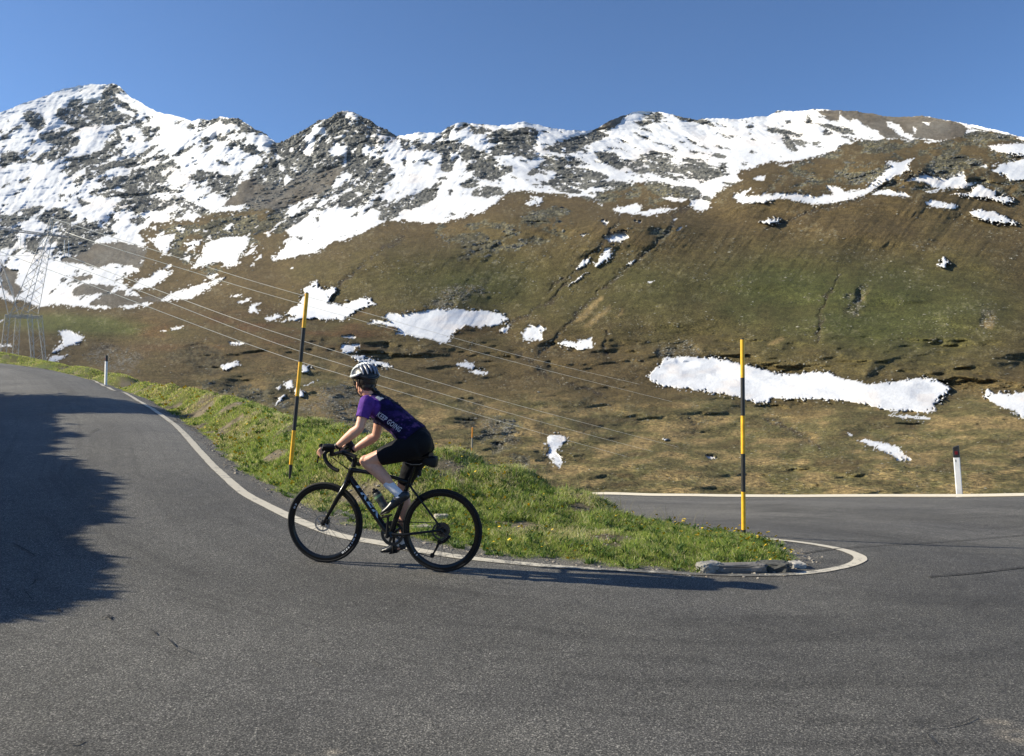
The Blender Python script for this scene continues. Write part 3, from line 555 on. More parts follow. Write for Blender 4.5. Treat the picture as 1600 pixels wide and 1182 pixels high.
cv = mixa(np.broadcast_to(col(.085,.11,.028), GXX.shape+(3,)), np.broadcast_to(col(.13,.115,.04), GXX.shape+(3,)), np.clip(.4+nv*1.3, 0, 1))
cv = mixa(cv, mixa(np.broadcast_to(col(.21,.17,.125), GXX.shape+(3,)), col(.10,.08,.055), np.clip(.5+nw*1.6, 0, 1)), bare_g*.9)
cv = mixa(cv, mixa(np.broadcast_to(col(.17,.12,.06), GXX.shape+(3,)), col(.09,.08,.035), np.clip(.5+nv*1.5, 0, 1)), (DO > 0)*1.0)
verge = mesh_np('ground', np.stack([GXX, GYY, Zv], -1).reshape(-1, 3), Fg, mg, True, None, cv.reshape(-1, 3))
tag(verge, 'earth and stones of the grassy verge and road shoulders', None, None, 'structure')
# ---- painted edge lines
ml, t, b = nmat('road_paint')
n1_ = noise_node(t, 9, 6, .7); n2_ = noise_node(t, 90, 3, .7); at = N(t, 'ShaderNodeAttribute', attribute_name='Col')
ad = N(t, 'ShaderNodeMath', operation='MULTIPLY_ADD'); t.links.new(n2_.outputs[0], ad.inputs[0]); ad.inputs[1].default_value = .55; t.links.new(n1_.outputs[0], ad.inputs[2])
sb_ = N(t, 'ShaderNodeMath', operation='SUBTRACT'); t.links.new(ad.outputs[0], sb_.inputs[0]); t.links.new(at.outputs['Color'], sb_.inputs[1])
rp = ramp(t, sb_.outputs[0], [(.50, (.13, .125, .115)), (.66, (.60, .545, .44))])
t.links.new(rp.outputs[0], b.inputs['Base Color']); b.inputs['Roughness'].default_value = .8; bump(t, b, n2_.outputs[0], .4, .004)
def catmull(P, n):
    P = [np.array(p, float) for p in P]; out = []
    for i in range(len(P)-1):
        p0 = P[max(i-1, 0)]; p1 = P[i]; p2 = P[i+1]; p3 = P[min(i+2, len(P)-1)]
        for k in range(n):
            u = k/n; out.append(.5*((2*p1)+(-p0+p2)*u+(2*p0-5*p1+4*p2-p3)*u*u+(-p0+3*p1-3*p2+p3)*u**3))
    out.append(P[-1]); return np.array(out)
def strip(name, pts, width, mat, lift=.004, wear=None, nw_=4, jit=0, tilt=0):
    P = catmull(pts, 24); T = np.gradient(P, axis=0); T /= np.linalg.norm(T, axis=1)[:, None]+1e-9
    Nn = np.stack([-T[:, 1], T[:, 0]], 1); n = len(P); V = []; cc = []
    wd = np.interp(np.arange(n), np.linspace(0, n-1, len(width)), width) if hasattr(width, '__len__') else np.full(n, width)
    for j in range(nw_+1):
        o = (j/nw_-.5)*wd
        if jit and j in (0, nw_): o = o*(1+jit*fbm(P[:, 0]*7, P[:, 1]*7, oct=3, s=5+j))
        q = P+Nn*o[:, None]; z = Rf(q[:, 0], q[:, 1])+fbm(q[:, 0]*.35, q[:, 1]*.35, oct=3, s=600)*.012+lift+.0009*np.clip(q[:, 1]-9, 0, 50)+tilt*(1-j/nw_)
        V.append(np.c_[q, z]); cc.append(np.repeat((np.interp(np.arange(n), np.linspace(0, n-1, len(wear)), wear) if wear else np.full(n, .0))[:, None], 3, 1))
    V = np.array(V); cc = np.array(cc); id_ = np.arange((nw_+1)*n).reshape(nw_+1, n)
    f = np.stack([id_[:-1, :-1], id_[:-1, 1:], id_[1:, 1:], id_[1:, :-1]], -1).reshape(-1, 4)
    return mesh_np(name, V.reshape(-1, 3), f, mat, True, None, cc.reshape(-1, 3))
LINE = [(-60,563),(0,568),(60,575.5),(110,585),(150,597),(200,618),(240,641),(270,662),(290,681),(315,709),(340,735),(380,770),(440,802),(520,835),(600,851),(700,868.5),(800,880),(900,888),(1000,893.5),(1100,897.5),(1180,899),(1250,896.5),(1305,889),(1337,880),(1343,871),(1318,861),(1280,853.5),(1240,848),(1195,843.5)]
lp = [ray_ground(*p) for p in LINE]
wear = [.12,.1,.08,.05,.05,.05,.05,.05,.05,.06,.05,.05,.05,.07,.1,.12,.16,.2,.3,.36,.34,.2,.12,.05,.03,.02,.04,.05,.06]
ln1 = strip('edge_line', lp, [.12]*11+[.14]*4+[.12,.10]+[.08]*5+[.09,.12,.125,.11,.10,.10], ml, .006, wear, 6, .10)
ln1.name = 'road_marking'; tag(ln1, 'cream edge line curving round the grassy inside of the bend', None, None, 'structure')
ln2 = strip('road_marking', [np.array(p)+np.array([-.0, -.22]) for p in outer[2:-2]], .24, ml, .006, [.0]*4, 4, .1, .05)
tag(ln2, 'cream edge line along the outer rim of the lower road', None, None, 'structure')
mk = plain('tar_crack', (.02, .02, .021), .9, 0, 20, .3)
def crack(pxs, wd, jit=.5):
    return strip('road_crack', [ray_ground(*p) for p in pxs], wd, mk, .009, None, 2, jit)
for o_, lb in ((crack([(1255,866),(1300,860),(1400,853),(1500,846),(1600,838),(1720,829)], .016), 'long straight tar joint crossing the right hand road'),
          (crack([(1450,902),(1520,897),(1590,889),(1640,884)], .02), 'faint short joint at the right of the road')):
    tag(o_, lb, None, None, 'structure')
CK = [([(160,968),(166,964),(173,970),(170,963),(175,967)],.012),([(235,986),(241,990),(243,994)],.013),([(262,1000),(270,1007),(273,1012)],.014),([(283,1014),(292,1019),(306,1024)],.008),([(474,1024),(484,1030),(497,1038),(505,1043)],.009),
 ([(88,953),(94,957),(93,952)],.012),([(108,1166),(118,1166),(130,1160)],.014),([(140,678),(148,674),(153,671)],.02),([(45,918),(52,914),(56,908),(64,906)],.014),([(30,926),(38,925),(50,940)],.008),
 ([(1523,1121),(1510,1128),(1494,1133),(1470,1137),(1414,1134)],.008),([(1448,1146),(1455,1155),(1464,1164)],.010),([(20,850),(40,860),(55,870)],.012)]
for pts, wd in CK: tag(crack(pts, wd*.6, .95), 'small dark crack in the asphalt', None, None, 'structure')
# ---------------------------------------------------------------- grass, flowers, stones on the verge
def leafmat(name, tr=.35, rough=.6):
    m = bpy.data.materials.new(name); m.use_nodes = True; t = m.node_tree; b = t.nodes['Principled BSDF']; out = t.nodes['Material Output']
    at = N(t, 'ShaderNodeAttribute', attribute_name='Col'); tl = N(t, 'ShaderNodeBsdfTranslucent'); mx = N(t, 'ShaderNodeMixShader'); mx.inputs[0].default_value = tr
    t.links.new(at.outputs['Color'], b.inputs['Base Color']); t.links.new(at.outputs['Color'], tl.inputs[0]); b.inputs['Roughness'].default_value = rough
    b.inputs['Specular IOR Level'].default_value = .3
    t.links.new(b.outputs[0], mx.inputs[1]); t.links.new(tl.outputs[0], mx.inputs[2]); t.links.new(mx.outputs[0], out.inputs[0]); return m
m_grass = leafmat('grass_blade', .48)
def blades(name, x, y, z, h, wd, lean, az, colr, mat, parent=None):
    n = len(x); fa = rng.uniform(0, 2*np.pi, n)
    sx, sy = np.cos(fa), np.sin(fa); lx, ly = np.cos(az)*lean, np.sin(az)*lean
    V = np.empty((n, 5, 3), np.float32)
    for k, (s, f, l) in enumerate([(-.5, -.05, 0), (.5, -.05, 0), (.38, .55, .35), (-.38, .55, .35), (0, 1, 1)]):
        V[:, k, 0] = x+sx*wd*s+lx*h*l; V[:, k, 1] = y+sy*wd*s+ly*h*l; V[:, k, 2] = z+h*f*(1-.25*lean*l)
    b_ = np.arange(n)[:, None]*5
    c = np.repeat(colr[:, None, :], 5, 1)
    return mesh_np(name, V.reshape(-1, 3), [b_+np.array([[0, 1, 2, 3]]), b_+np.array([[3, 2, 4]])], mat, False, parent, c.reshape(-1, 3))
cen = lambda A_: (A_[:-1, :-1]+A_[1:, 1:]+A_[:-1, 1:]+A_[1:, :-1])/4
cx_, cy_, cz_, csd, cdo = cen(GXX), cen(GYY), cen(Zv), cen(SD), cen(DO)
d_ = np.maximum(cy_, .5); spx = CX+cx_/d_*F; spy = CY-(cz_-EYE)/d_*F
cmin = np.minimum.accumulate(np.where(cy_ > 1, spy, 9e9), 0)
vis = (spy < cmin+28) & (spx > -120) & (spx < 1800) & (cy_ > 4)
area = np.abs((rr_[1:]-rr_[:-1])[:, None]*(ths[1:]-ths[:-1])[None, :]*cen(RR))
gr = np.clip(1-bare(cx_, cy_, csd)*1.02, 0, 1)*(csd > .06)
dens = np.clip(7600*(8/cy_)**2, 450, 7600)*gr*vis*area
cnt = rng.poisson(dens); print('blades', cnt.sum())
ii, jj = np.nonzero(cnt); rep = cnt[ii, jj]; ii = np.repeat(ii, rep); jj = np.repeat(jj, rep); nB = len(ii)
f1, f2 = rng.random(nB), rng.random(nB)
lerp = lambda A_: (A_[ii, jj]*(1-f1)+A_[ii+1, jj]*f1)*(1-f2)+(A_[ii, jj+1]*(1-f1)+A_[ii+1, jj+1]*f1)*f2
bx, by, bz, bsd = lerp(GXX), lerp(GYY), lerp(Zv), lerp(SD)
cl = fbm(bx*3.2, by*3.2, oct=3, s=800); dr = fbm(bx*1.4, by*1.4, oct=3, s=810); cl2 = fbm(bx*9, by*9, oct=2, s=820)
h = (.030+.038*rng.random(nB)**1.6)*(1+.9*np.clip(cl+.15, -.4, 1))*(1+.6*np.clip(cl2, 0, 1))*np.clip(.45+bsd*.8, .4, 1)
h *= np.where((bx < -3), .85, 1.0)
wd = (.0036+.0026*rng.random(nB))*np.clip(by/8, 1, 3.2)
lean = rng.uniform(.2, 1.5, nB); az = rng.uniform(0, 2*np.pi, nB)
base = np.array([[.24,.335,.06],[.34,.41,.08],[.46,.48,.15],[.16,.25,.05],[.64,.56,.32]])
pr_ = rng.random(nB); dry = np.clip(.10+.40*smooth((dr-.1)*3)+.12*smooth((bsd-1.2)), 0, .75)
sel = np.where(pr_ < dry, 4, np.where(pr_ < dry+.28, 1, np.where(pr_ < dry+.42, 2, np.where(pr_ < dry+.62, 3, 0))))
bc = base[sel]*(1+.3*rng.standard_normal(nB)[:, None]*.5)*(1+.25*np.clip(cl2, -1, 1))[:, None]
ye = smooth((-bx-4)/5)[:, None]; bc = bc*(1+ye*np.array([.15, .05, .0]))
bc = np.clip(bc, .01, .75)
grass = blades('grass', bx, by, bz, h, wd, lean, az, bc, m_grass)
tag(grass, 'short alpine grass on the inside of the hairpin', 'grass', None, 'stuff')
# broad leaved rosettes and tall dry stalks
k = rng.choice(nB, 1500, replace=False); R_ = 9
X = np.repeat(bx[k], R_)+rng.normal(0, .012, 1500*R_); Y = np.repeat(by[k], R_)+rng.normal(0, .012, 1500*R_); Z = np.repeat(bz[k], R_)
n_ = len(X); g = rng.random(n_)[:, None]
ros = blades('leafy_weeds', X, Y, Z, rng.uniform(.05, .11, n_), rng.uniform(.014, .026, n_), rng.uniform(.5, 1.3, n_), rng.uniform(0, 6.28, n_), np.array([.06,.12,.022])*(1-g)+np.array([.13,.19,.05])*g, m_grass)
tag(ros, 'broad leaved weeds and dandelion rosettes among the verge grass', 'weeds', None, 'stuff')
cr_ = np.array([ (p[0], p[1]) for p in CR[12:]]); kk_ = []
tt = rng.random(700)*(len(cr_)-1); q0 = np.floor(tt).astype(int); q1 = np.minimum(q0+1, len(cr_)-1); fr = (tt-q0)[:, None]
sxy = cr_[q0]*(1-fr)+cr_[q1]*fr+rng.normal(0, .35, (700, 2)); wgt = rng.random(700) < np.clip(np.exp(-((sxy[:, 0]-.1)/1.3)**2)+.16, 0, 1)
sxy = sxy[wgt]; sz, ssd, _, _ = Vf(sxy[:, 0], sxy[:, 1]); ok = ssd > .1; sxy = sxy[ok]; sz = sz[ok]; n_ = len(sz); g = rng.random(n_)[:, None]
stk = blades('dry_stalks', sxy[:, 0], sxy[:, 1], sz, rng.uniform(.14, .36, n_), rng.uniform(.003, .005, n_), rng.uniform(.1, .8, n_), rng.uniform(0, 6.28, n_), np.array([.42,.34,.19])*(1-g)+np.array([.28,.27,.10])*g, m_grass)
tag(stk, 'tall dry grass stalks along the crest of the verge', 'stalks', None, 'stuff')
# dandelions
nf = 620; k = rng.choice(nB, nf, p=(np.clip(.1+fbm(bx*.8, by*.8, oct=2, s=830)+.25, .02, 1)*(by < 30))/np.sum(np.clip(.1+fbm(bx*.8, by*.8, oct=2, s=830)+.25, .02, 1)*(by < 30)))
fx, fy, fz = bx[k], by[k], bz[k]+rng.uniform(.05, .11, nf); r = rng.uniform(.010, .017, nf)*np.clip(fy/9, 1, 2.2)
a7 = np.linspace(0, 2*np.pi, 8)[:-1]; tl_ = rng.normal(0, .35, (nf, 2))
V = np.zeros((nf, 8, 3)); 
for j in range(7):
    ox, oy = np.cos(a7[j])*r, np.sin(a7[j])*r; V[:, j] = np.stack([fx+ox, fy+oy, fz+ox*tl_[:, 0]+oy*(tl_[:, 1]-.6)], 1)
V[:, 7] = np.stack([fx, fy, fz+r*.45], 1)
b_ = np.arange(nf)[:, None]*8; fc = np.concatenate([b_+np.array([[j, (j+1) % 7, 7]]) for j in range(7)])
m_fl = plain('dandelion_yellow', (.75, .50, .02), .7)
fl_o = mesh_np('dandelions', V.reshape(-1, 3), fc, m_fl, True); tag(fl_o, 'small yellow dandelion heads dotted through the grass', 'flowers', None, 'stuff')
# grass fringe and tufts beyond the lower road, short turf on the outer shoulder
okd = (cdo > .12) & (cdo < 3) & (cy_ > 9) & (spx > 880) & (spx < 1750)
cnt = rng.poisson(np.clip(240*np.exp(-cdo*1.0), 0, 240)*area*okd*(fbm(cx_*.9, cy_*.9, oct=3, s=840) > -.05)); ii, jj = np.nonzero(cnt); rep = cnt[ii, jj]; ii = np.repeat(ii, rep); jj = np.repeat(jj, rep); n_ = len(ii)
f1, f2 = rng.random(n_), rng.random(n_); X, Y, Z = lerp(GXX), lerp(GYY), lerp(Zv); g = rng.random(n_)[:, None]
hh_ = rng.uniform(.02, .07, n_)*(1+.9*(fbm(X*2, Y*2, oct=2, s=850) > .3))
fr_o = blades('roadside_turf', X, Y, Z, hh_, rng.uniform(.006, .014, n_), rng.uniform(.2, 1.2, n_), rng.uniform(0, 6.28, n_), np.array([.075,.10,.025])*(1-g)+np.array([.25,.20,.08])*g, m_grass)
tag(fr_o, 'sparse turf along the outer edge of the lower road', 'grass', None, 'stuff')
def tuft(px, py, R, n_, label, grp):
    c_ = ray_ground(px, py); c_ = c_+np.array([0, .25]); z0 = float(Vf(np.array([c_[0]]), np.array([c_[1]]))[0][0])
    a_ = rng.uniform(0, 6.28, n_); rr = np.sqrt(rng.random(n_))*R; g = rng.random(n_)[:, None]
    o = blades('roadside_weed', c_[0]+np.cos(a_)*rr, c_[1]+np.sin(a_)*rr, np.full(n_, z0), rng.uniform(.08, .22, n_), rng.uniform(.03, .06, n_), rng.uniform(.3, 1.3, n_), a_, np.array([.04,.07,.025])*(1-g)+np.array([.12,.16,.05])*g, m_grass)
    tag(o, label, 'weed', grp)
tuft(1549, 775, .22, 90, 'dark green leafy weed at the road rim right of the white delineator', 'weeds on the outer rim of the lower road')
tuft(1469, 776, .13, 50, 'small dark weed at the road rim left of the white delineator', 'weeds on the outer rim of the lower road')
# ---- stones
_ico = bmesh.new(); bmesh.ops.create_icosphere(_ico, subdivisions=1, radius=1); ICO_V = np.array([v.co[:] for v in _ico.verts]); ICO_F = np.array([[v.index for v in f.verts] for f in _ico.faces]); _ico.free()
_ico = bmesh.new(); bmesh.ops.create_icosphere(_ico, subdivisions=4, radius=1); ICO4_V = np.array([v.co[:] for v in _ico.verts]); ICO4_F = np.array([[v.index for v in f.verts] for f in _ico.faces]); _ico.free()
def stones(name, P, S, cols, mat, flat=.6, rough_=.28):
    n = len(P); B_ = ICO_V[None]*(1+rng.uniform(-rough_, rough_, (n, len(ICO_V), 1)))
    a_ = rng.uniform(0, 6.28, n); B_ = B_*np.stack([rng.uniform(.7, 1.4, n), rng.uniform(.7, 1.2, n), rng.uniform(.5, 1.1, n)*flat/.6*.7], 1)[:, None, :]
    c, s = np.cos(a_)[:, None], np.sin(a_)[:, None]; x = B_[..., 0]*c-B_[..., 1]*s; y = B_[..., 0]*s+B_[..., 1]*c
    V = np.stack([x, y, B_[..., 2]], -1)*S[:, None, None]+P[:, None, :]
    Fs = (ICO_F[None]+np.arange(n)[:, None, None]*len(ICO_V)).reshape(-1, 3)
    return mesh_np(name, V.reshape(-1, 3), Fs, mat, False, None, np.repeat(cols[:, None, :], len(ICO_V), 1).reshape(-1, 3))
ms, t, b = nmat('stone'); at = N(t, 'ShaderNodeAttribute', attribute_name='Col'); na = noise_node(t, 30, 4, .7)
t.links.new(mixc(t, 1., at.outputs['Color'], ramp(t, na.outputs[0], [(.3, (.7, .7, .7)), (.7, (1.3, 1.3, 1.28))]).outputs[0], 'MULTIPLY'), b.inputs['Base Color']); b.inputs['Roughness'].default_value = .9
# pebbles on bare verge places and along the edge
pb = (bare(cx_, cy_, csd)*(csd > -.05)+.35*np.exp(-((csd-.02)/.08)**2))*vis*(cy_ < 22); pw = pb*area; pw = pw/pw.sum()
kf = rng.choice(pw.size, 3000, p=pw.ravel()); ii, jj = np.unravel_index(kf, pw.shape); n_ = len(ii); f1, f2 = rng.random(n_), rng.random(n_)
P = np.stack([lerp(GXX), lerp(GYY), np.maximum(lerp(Zv), Rf(lerp(GXX), lerp(GYY)))], 1); S = rng.uniform(.006, .018, n_)*(1+1.0*(rng.random(n_) > .97)); g = rng.random(n_)[:, None]
pe = stones('gravel', P, S, np.array([.16,.13,.10])*(1-g)+np.array([.34,.31,.27])*g, ms); tag(pe, 'loose gravel along the verge edge', 'gravel', None, 'stuff')
def rock(name, px, py, sx, sy, sz, rz, label, cat, colr=(.30,.29,.27), d=None, seed=0, up=.0, boxy=.5):
    c_ = ray_ground(px, py) if d is None else np.array([(px-CX)/F*d, d]); z0 = max(float(Rf(*c_)), float(Vf(c_[:1], c_[1:])[0][0]))
    V = ICO4_V.copy(); V = np.sign(V)*np.abs(V)**boxy; V /= np.abs(V).max()
    nn = fbm(V[:, 0]*1.6+seed, V[:, 1]*1.6, V[:, 2]*1.6, oct=5, s=900+seed, gain=.6); n2_ = fbm(V[:, 0]*5+seed, V[:, 1]*5, V[:, 2]*5, oct=3, s=930+seed, ridged=True); V = V*(1+.34*nn+.13*n2_)[:, None]
    V = V*np.array([sx, sy, sz]); c, s = math.cos(rz), math.sin(rz); V = np.c_[V[:, 0]*c-V[:, 1]*s, V[:, 0]*s+V[:, 1]*c, V[:, 2]]
    cc = np.array(colr)*(1+.3*nn[:, None])
    o = mesh_np(name, V, ICO4_F, ms, False, None, np.clip(cc*(1+.35*n2_[:, None]), 0, .8)); o.location = (c_[0], c_[1], z0+up); tag(o, label, cat); return o
rock('kerb_stone', 1150, 893, .25, .065, .042, .06, 'long broken grey kerb stone lying at the tip of the grass verge', 'stone', (.15,.14,.13), seed=1, up=.02, boxy=.35)
rock('stone', 1108, 893, .10, .07, .05, .4, 'rounded grey stone end at the left of the broken kerb stone', 'stone', (.24,.23,.21), seed=2, up=.03)
rock('stone', 1208, 890, .14, .09, .05, -.3, 'dark flat stone standing in for the shaded hollow between the broken kerb stone and the tip gravel', 'stone', (.07,.07,.065), seed=3, up=.02)  # near-black stone added in place of the shaded hollow beside the kerb
rock('stone', 655, 829, .10, .07, .02, .5, 'flat pale stone slab in the grass seen through the rear wheel', 'stone', (.28,.25,.20), seed=4, up=.02, boxy=.4)
rock('stone', 690, 806, .07, .05, .03, .2, 'small pale stone in the grass just above the rear wheel hub', 'stone', (.34,.31,.26), d=8.4, seed=5, up=.03)
rock('stone', 1244, 886, .07, .06, .03, .2, 'pale rubble chip at the very tip of the verge', 'stone', (.36,.34,.31), seed=7, up=.012)
# ---- boulders and tussocks scattered on the mountainside
def scatter(weight, n, smin, smax, c0, c1, name, label, cat, flat=.6, pw_=2.2, embed=.3):
    W_ = weight[::1, ::1].copy(); pa = np.ones(W_.shape); p = (W_*pa).ravel(); p /= p.sum(); kf = rng.choice(p.size, n, p=p)
    P = VT.reshape(-1, 3)[kf]+rng.normal(0, 1, (n, 3))*0; dd = P[:, 1]; u_ = rng.random(n)**pw_
    S = (smin+(smax-smin)*u_)*dd/F; S = np.clip(S, .12, 14)
    P = P+np.stack([rng.uniform(-1, 1, n)*dd/F*1.2, np.zeros(n), -S*embed], 1)
    g = rng.random(n)[:, None]; o = stones(name, P, S, np.array(c0)*(1-g)+np.array(c1)*g, ms, flat); tag(o, label, cat, None, 'stuff')
inb = ((PX > -60) & (PX < 1660) & (snow < .5) & (PY < 790)).astype(float)
scatter(inb*(boxblur(ru, 3, 3)*1.0+gl*.45+.07*smooth((n2+.25)*2)*(PY > 240)), 15000, .55, 2.6, (.12,.11,.08), (.30,.28,.22), 'hillside_stones', 'stones and rubble strewn over the hillside and gullies', 'stones')
crag = ((PX > -60) & (PX < 1660) & (snow < .5))*ROCKM
scatter(crag*(.15+np.clip(n2, 0, 1)), 9000, 1.0, 4.2, (.055,.056,.056), (.19,.185,.165), 'crags', 'broken rock standing out of the snow and heath on the mountainside', 'crags', .8, 1.8, .45)
scatter(inb*(PY > 520)*(.15+np.clip(n4, 0, 1)+.4*boxblur(dk, 5, 6)), 14000, .8, 2.6, (.05,.045,.022), (.12,.10,.045), 'heather_tussocks', 'low heather and grass tussocks on the valley floor', 'tussocks', .5)
# ---------------------------------------------------------------- poles, delineators
def tube_np(P, R, n=12, cap=True):
    P = np.array(P, float); R = np.full(len(P), R) if np.isscalar(R) else np.array(R, float)
    T = np.gradient(P, axis=0); T /= np.linalg.norm(T, axis=1)[:, None]+1e-12
    up = np.array([0, 0, 1.]) if abs(T[0][2]) < .9 else np.array([1., 0, 0]); u = np.cross(T[0], up); u /= np.linalg.norm(u); V = []
    a_ = np.linspace(0, 2*np.pi, n+1)[:-1]
    for i in range(len(P)):
        u = u-T[i]*np.dot(u, T[i]); u /= np.linalg.norm(u)+1e-12; v = np.cross(T[i], u)
        V.append(P[i]+R[i]*(np.cos(a_)[:, None]*u+np.sin(a_)[:, None]*v))
    V = np.concatenate(V); m = len(P); fs = []
    for i in range(m-1):
        for j in range(n): fs.append([i*n+j, i*n+(j+1) % n, (i+1)*n+(j+1) % n, (i+1)*n+j])
    tri = []
    if cap:
        V = np.concatenate([V, P[:1], P[-1:]])
        for j in range(n): tri += [[m*n, (j+1) % n, j], [m*n+1, (m-1)*n+j, (m-1)*n+(j+1) % n]]
    return V, np.array(fs), np.array(tri).reshape(-1, 3)
class MB:
    def __init__(s): s.V = []; s.Q = []; s.T = []; s.n = 0
    def add(s, V, Q=None, T=None):
        if Q is not None and len(Q): s.Q.append(np.array(Q)+s.n)
        if T is not None and len(T): s.T.append(np.array(T)+s.n)
        s.V.append(np.array(V)); s.n += len(V); return s
    def tube(s, P, R, n=12, cap=True): return s.add(*tube_np(P, R, n, cap))
    def bar(s, a_, b_, w1, w2=None): return s.tube([a_, b_], w1, 4)
    def box(s, c, sz, M=None):
        V = np.array([[x, y, z] for x in (-.5, .5) for y in (-.5, .5) for z in (-.5, .5)])*np.array(sz)
        if M is not None: V = V@np.array(M).T
        return s.add(V+np.array(c), [[0,1,3,2],[4,6,7,5],[0,4,5,1],[2,3,7,6],[0,2,6,4],[1,5,7,3]])
    def build(s, name, mat, parent=None, smooth_=True, bevel=0, adopt_=True):
        o = mesh_np(name, np.concatenate(s.V), [np.concatenate(x) for x in (s.Q, s.T) if x], mat, smooth_)
        if bevel:
            md = o.modifiers.new('b', 'BEVEL'); md.width = bevel; md.segments = 2; md.limit_method = 'ANGLE'
        if smooth_ and not bevel:
            try: o.data.set_sharp_from_angle(angle=math.radians(40))
            except Exception: pass
        if parent is not None: adopt(o, parent)
        return o
m_yel = plain('yellow_pole_paint', (.84, .44, .02), .5, 0, 14, .22, .2); m_blk = plain('black_pole_paint', (.02, .02, .021), .5, 0, 14, .5, .2)
m_wht = plain('white_plastic', (.72, .72, .72), .5, 0, 14, .06); m_red = plain('red_reflector', (.12, .006, .01), .3, 0, 100, .3)
def band_pole(name, base, top, r, bands, label, foot=None, sub=.5, mats=None):
    base = Vector(base); top = Vector(top); ax = (top-base); L = ax.length; ax.normalize()
    z = [0]; mi = []
    P = []; R = []; 
    # rings with duplicated radius at band borders; material by ring
    cuts = bands
    for i, (h0, h1, m) in enumerate(cuts):
        for hq in ([h0, h1] if i == 0 else [h1]): P.append(np.array(base+ax*hq)); 
        mi.append(m)
    rr = [r]*len(P)
    if foot: rr[0] = r*.55; 
    P.append(P[-1]+np.array(ax)*r*.6); rr.append(r*.55); mi.append(1)
    V, Q, T = tube_np(P, rr, 16); o = mesh_np(name, V-np.array(base), [Q, T], None, True); o.location = base
    for mm_ in (mats or (m_yel, m_blk)): o.data.materials.append(mm_)
    ix = [mi[k//16] for k in range(len(Q))]+[mi[0] if k % 2 == 0 else mi[-1] for k in range(len(T))]
    o.data.polygons.foreach_set('material_index', ix); o.data.set_sharp_from_angle(angle=math.radians(35))
    tag(o, label, 'snow pole', 'snow poles on the grass verge'); return o
bp = pix(1162, 846, 8.45); tp = pix(1160, 531, 8.45); L = (tp-bp).length; u_ = 59.4/315*L; h0 = L
bl = []; e_ = L; m_ = 0
while e_ > 0.02: s_ = max(e_-u_, 0); bl.append((s_, e_, m_)); e_ = s_; m_ = 1-m_
band_pole('snow_pole', bp, tp, .0225, bl[::-1], 'upright yellow and black banded snow pole at the right tip of the grass verge')
bp = pix(452.5, 748, 9.2); tp = pix(479.5, 459, 9.2); L = (tp-bp).length; u_ = 53.6/290*L
bl = []; e_ = L; m_ = 0
while e_ > 0.02: s_ = max(e_-u_, 0); bl.append((s_, e_, m_)); e_ = s_; m_ = 1-m_
band_pole('snow_pole', bp, tp, .0225, bl[::-1], 'leaning yellow and black banded snow pole in front of the cyclist', foot=True)
# broken orange stake behind the crest
m_or = plain('orange_stake_paint', (.75, .27, .02), .5); m_gy = plain('weathered_stake', (.32, .28, .22), .8)
bp = pix(736.5, 722, 12.2); tp = pix(738.5, 668, 12.2); k_ = (tp-bp).length/54
band_pole('snow_pole', bp, tp, .011, [(0, 12*k_, 1), (12*k_, 22*k_, 0), (22*k_, 38*k_, 1), (38*k_, 54*k_, 0)], 'thin short orange stake half hidden by dry grass behind the rear wheel', mats=(m_or, m_gy))
def delineator(base, top, label, facing):
    e0 = empty('delineator', base); tag(e0, label, 'delineator', 'white roadside delineators')
    b0 = Vector(base); ax = Vector(top)-b0; L = ax.length; ax.normalize(); rt = Vector((math.cos(facing), math.sin(facing), 0)); rt = (rt-ax*rt.dot(ax)).normalized(); fw = ax.cross(rt)
    prof = [(-.058,-.012),(-.045,-.03),(.045,-.03),(.058,-.012),(.03,.045),(0,.06),(-.03,.045)]
    def prism(h0, h1, name, mat, s=1.0, slant=0):
        V = []; n = len(prof)
        for hq, sl in ((h0, 0), (h1, slant)):
            for (x, y) in prof: V.append(b0+ax*(hq+sl*(x+.058)/.116)+rt*x*s+fw*y*s)
        V = np.array([v[:] for v in V]); Q = [[i, (i+1) % n, n+(i+1) % n, n+i] for i in range(n)]; c = np.array([V[:n].mean(0), V[n:].mean(0)])
        T = [[2*n, (i+1) % n, i] for i in range(n)]+[[2*n+1, n+i, n+(i+1) % n] for i in range(n)]
        return MB().add(np.concatenate([V, c]), Q, T).build(name, mat, e0, False)
    prism(-.1, L*.775, 'post', m_wht); prism(L*.775, L*.96, 'black_cap', m_blk, 1.03, L*.045)
    c = b0+ax*L*.865-fw*.033; M = np.array([rt[:], fw[:], ax[:]]).T
    MB().box(c, (.055, .008, .07), M).build('reflector', m_red, e0, False, .002)
    c = b0+ax*L*.715-fw*.031-rt*.02; MB().box(c, (.012, .004, .05), M).build('number_mark', m_blk, e0, False)
delineator(pix(1499.5, 779, 15.75), pix(1493, 696.5, 15.75), 'white delineator with black top leaning left on the outer rim of the lower road', -.4)
delineator(pix(165, 598, 29.5), pix(166, 555.5, 29.5), 'small distant white delineator with black top on the grass of the upper road', -.75)
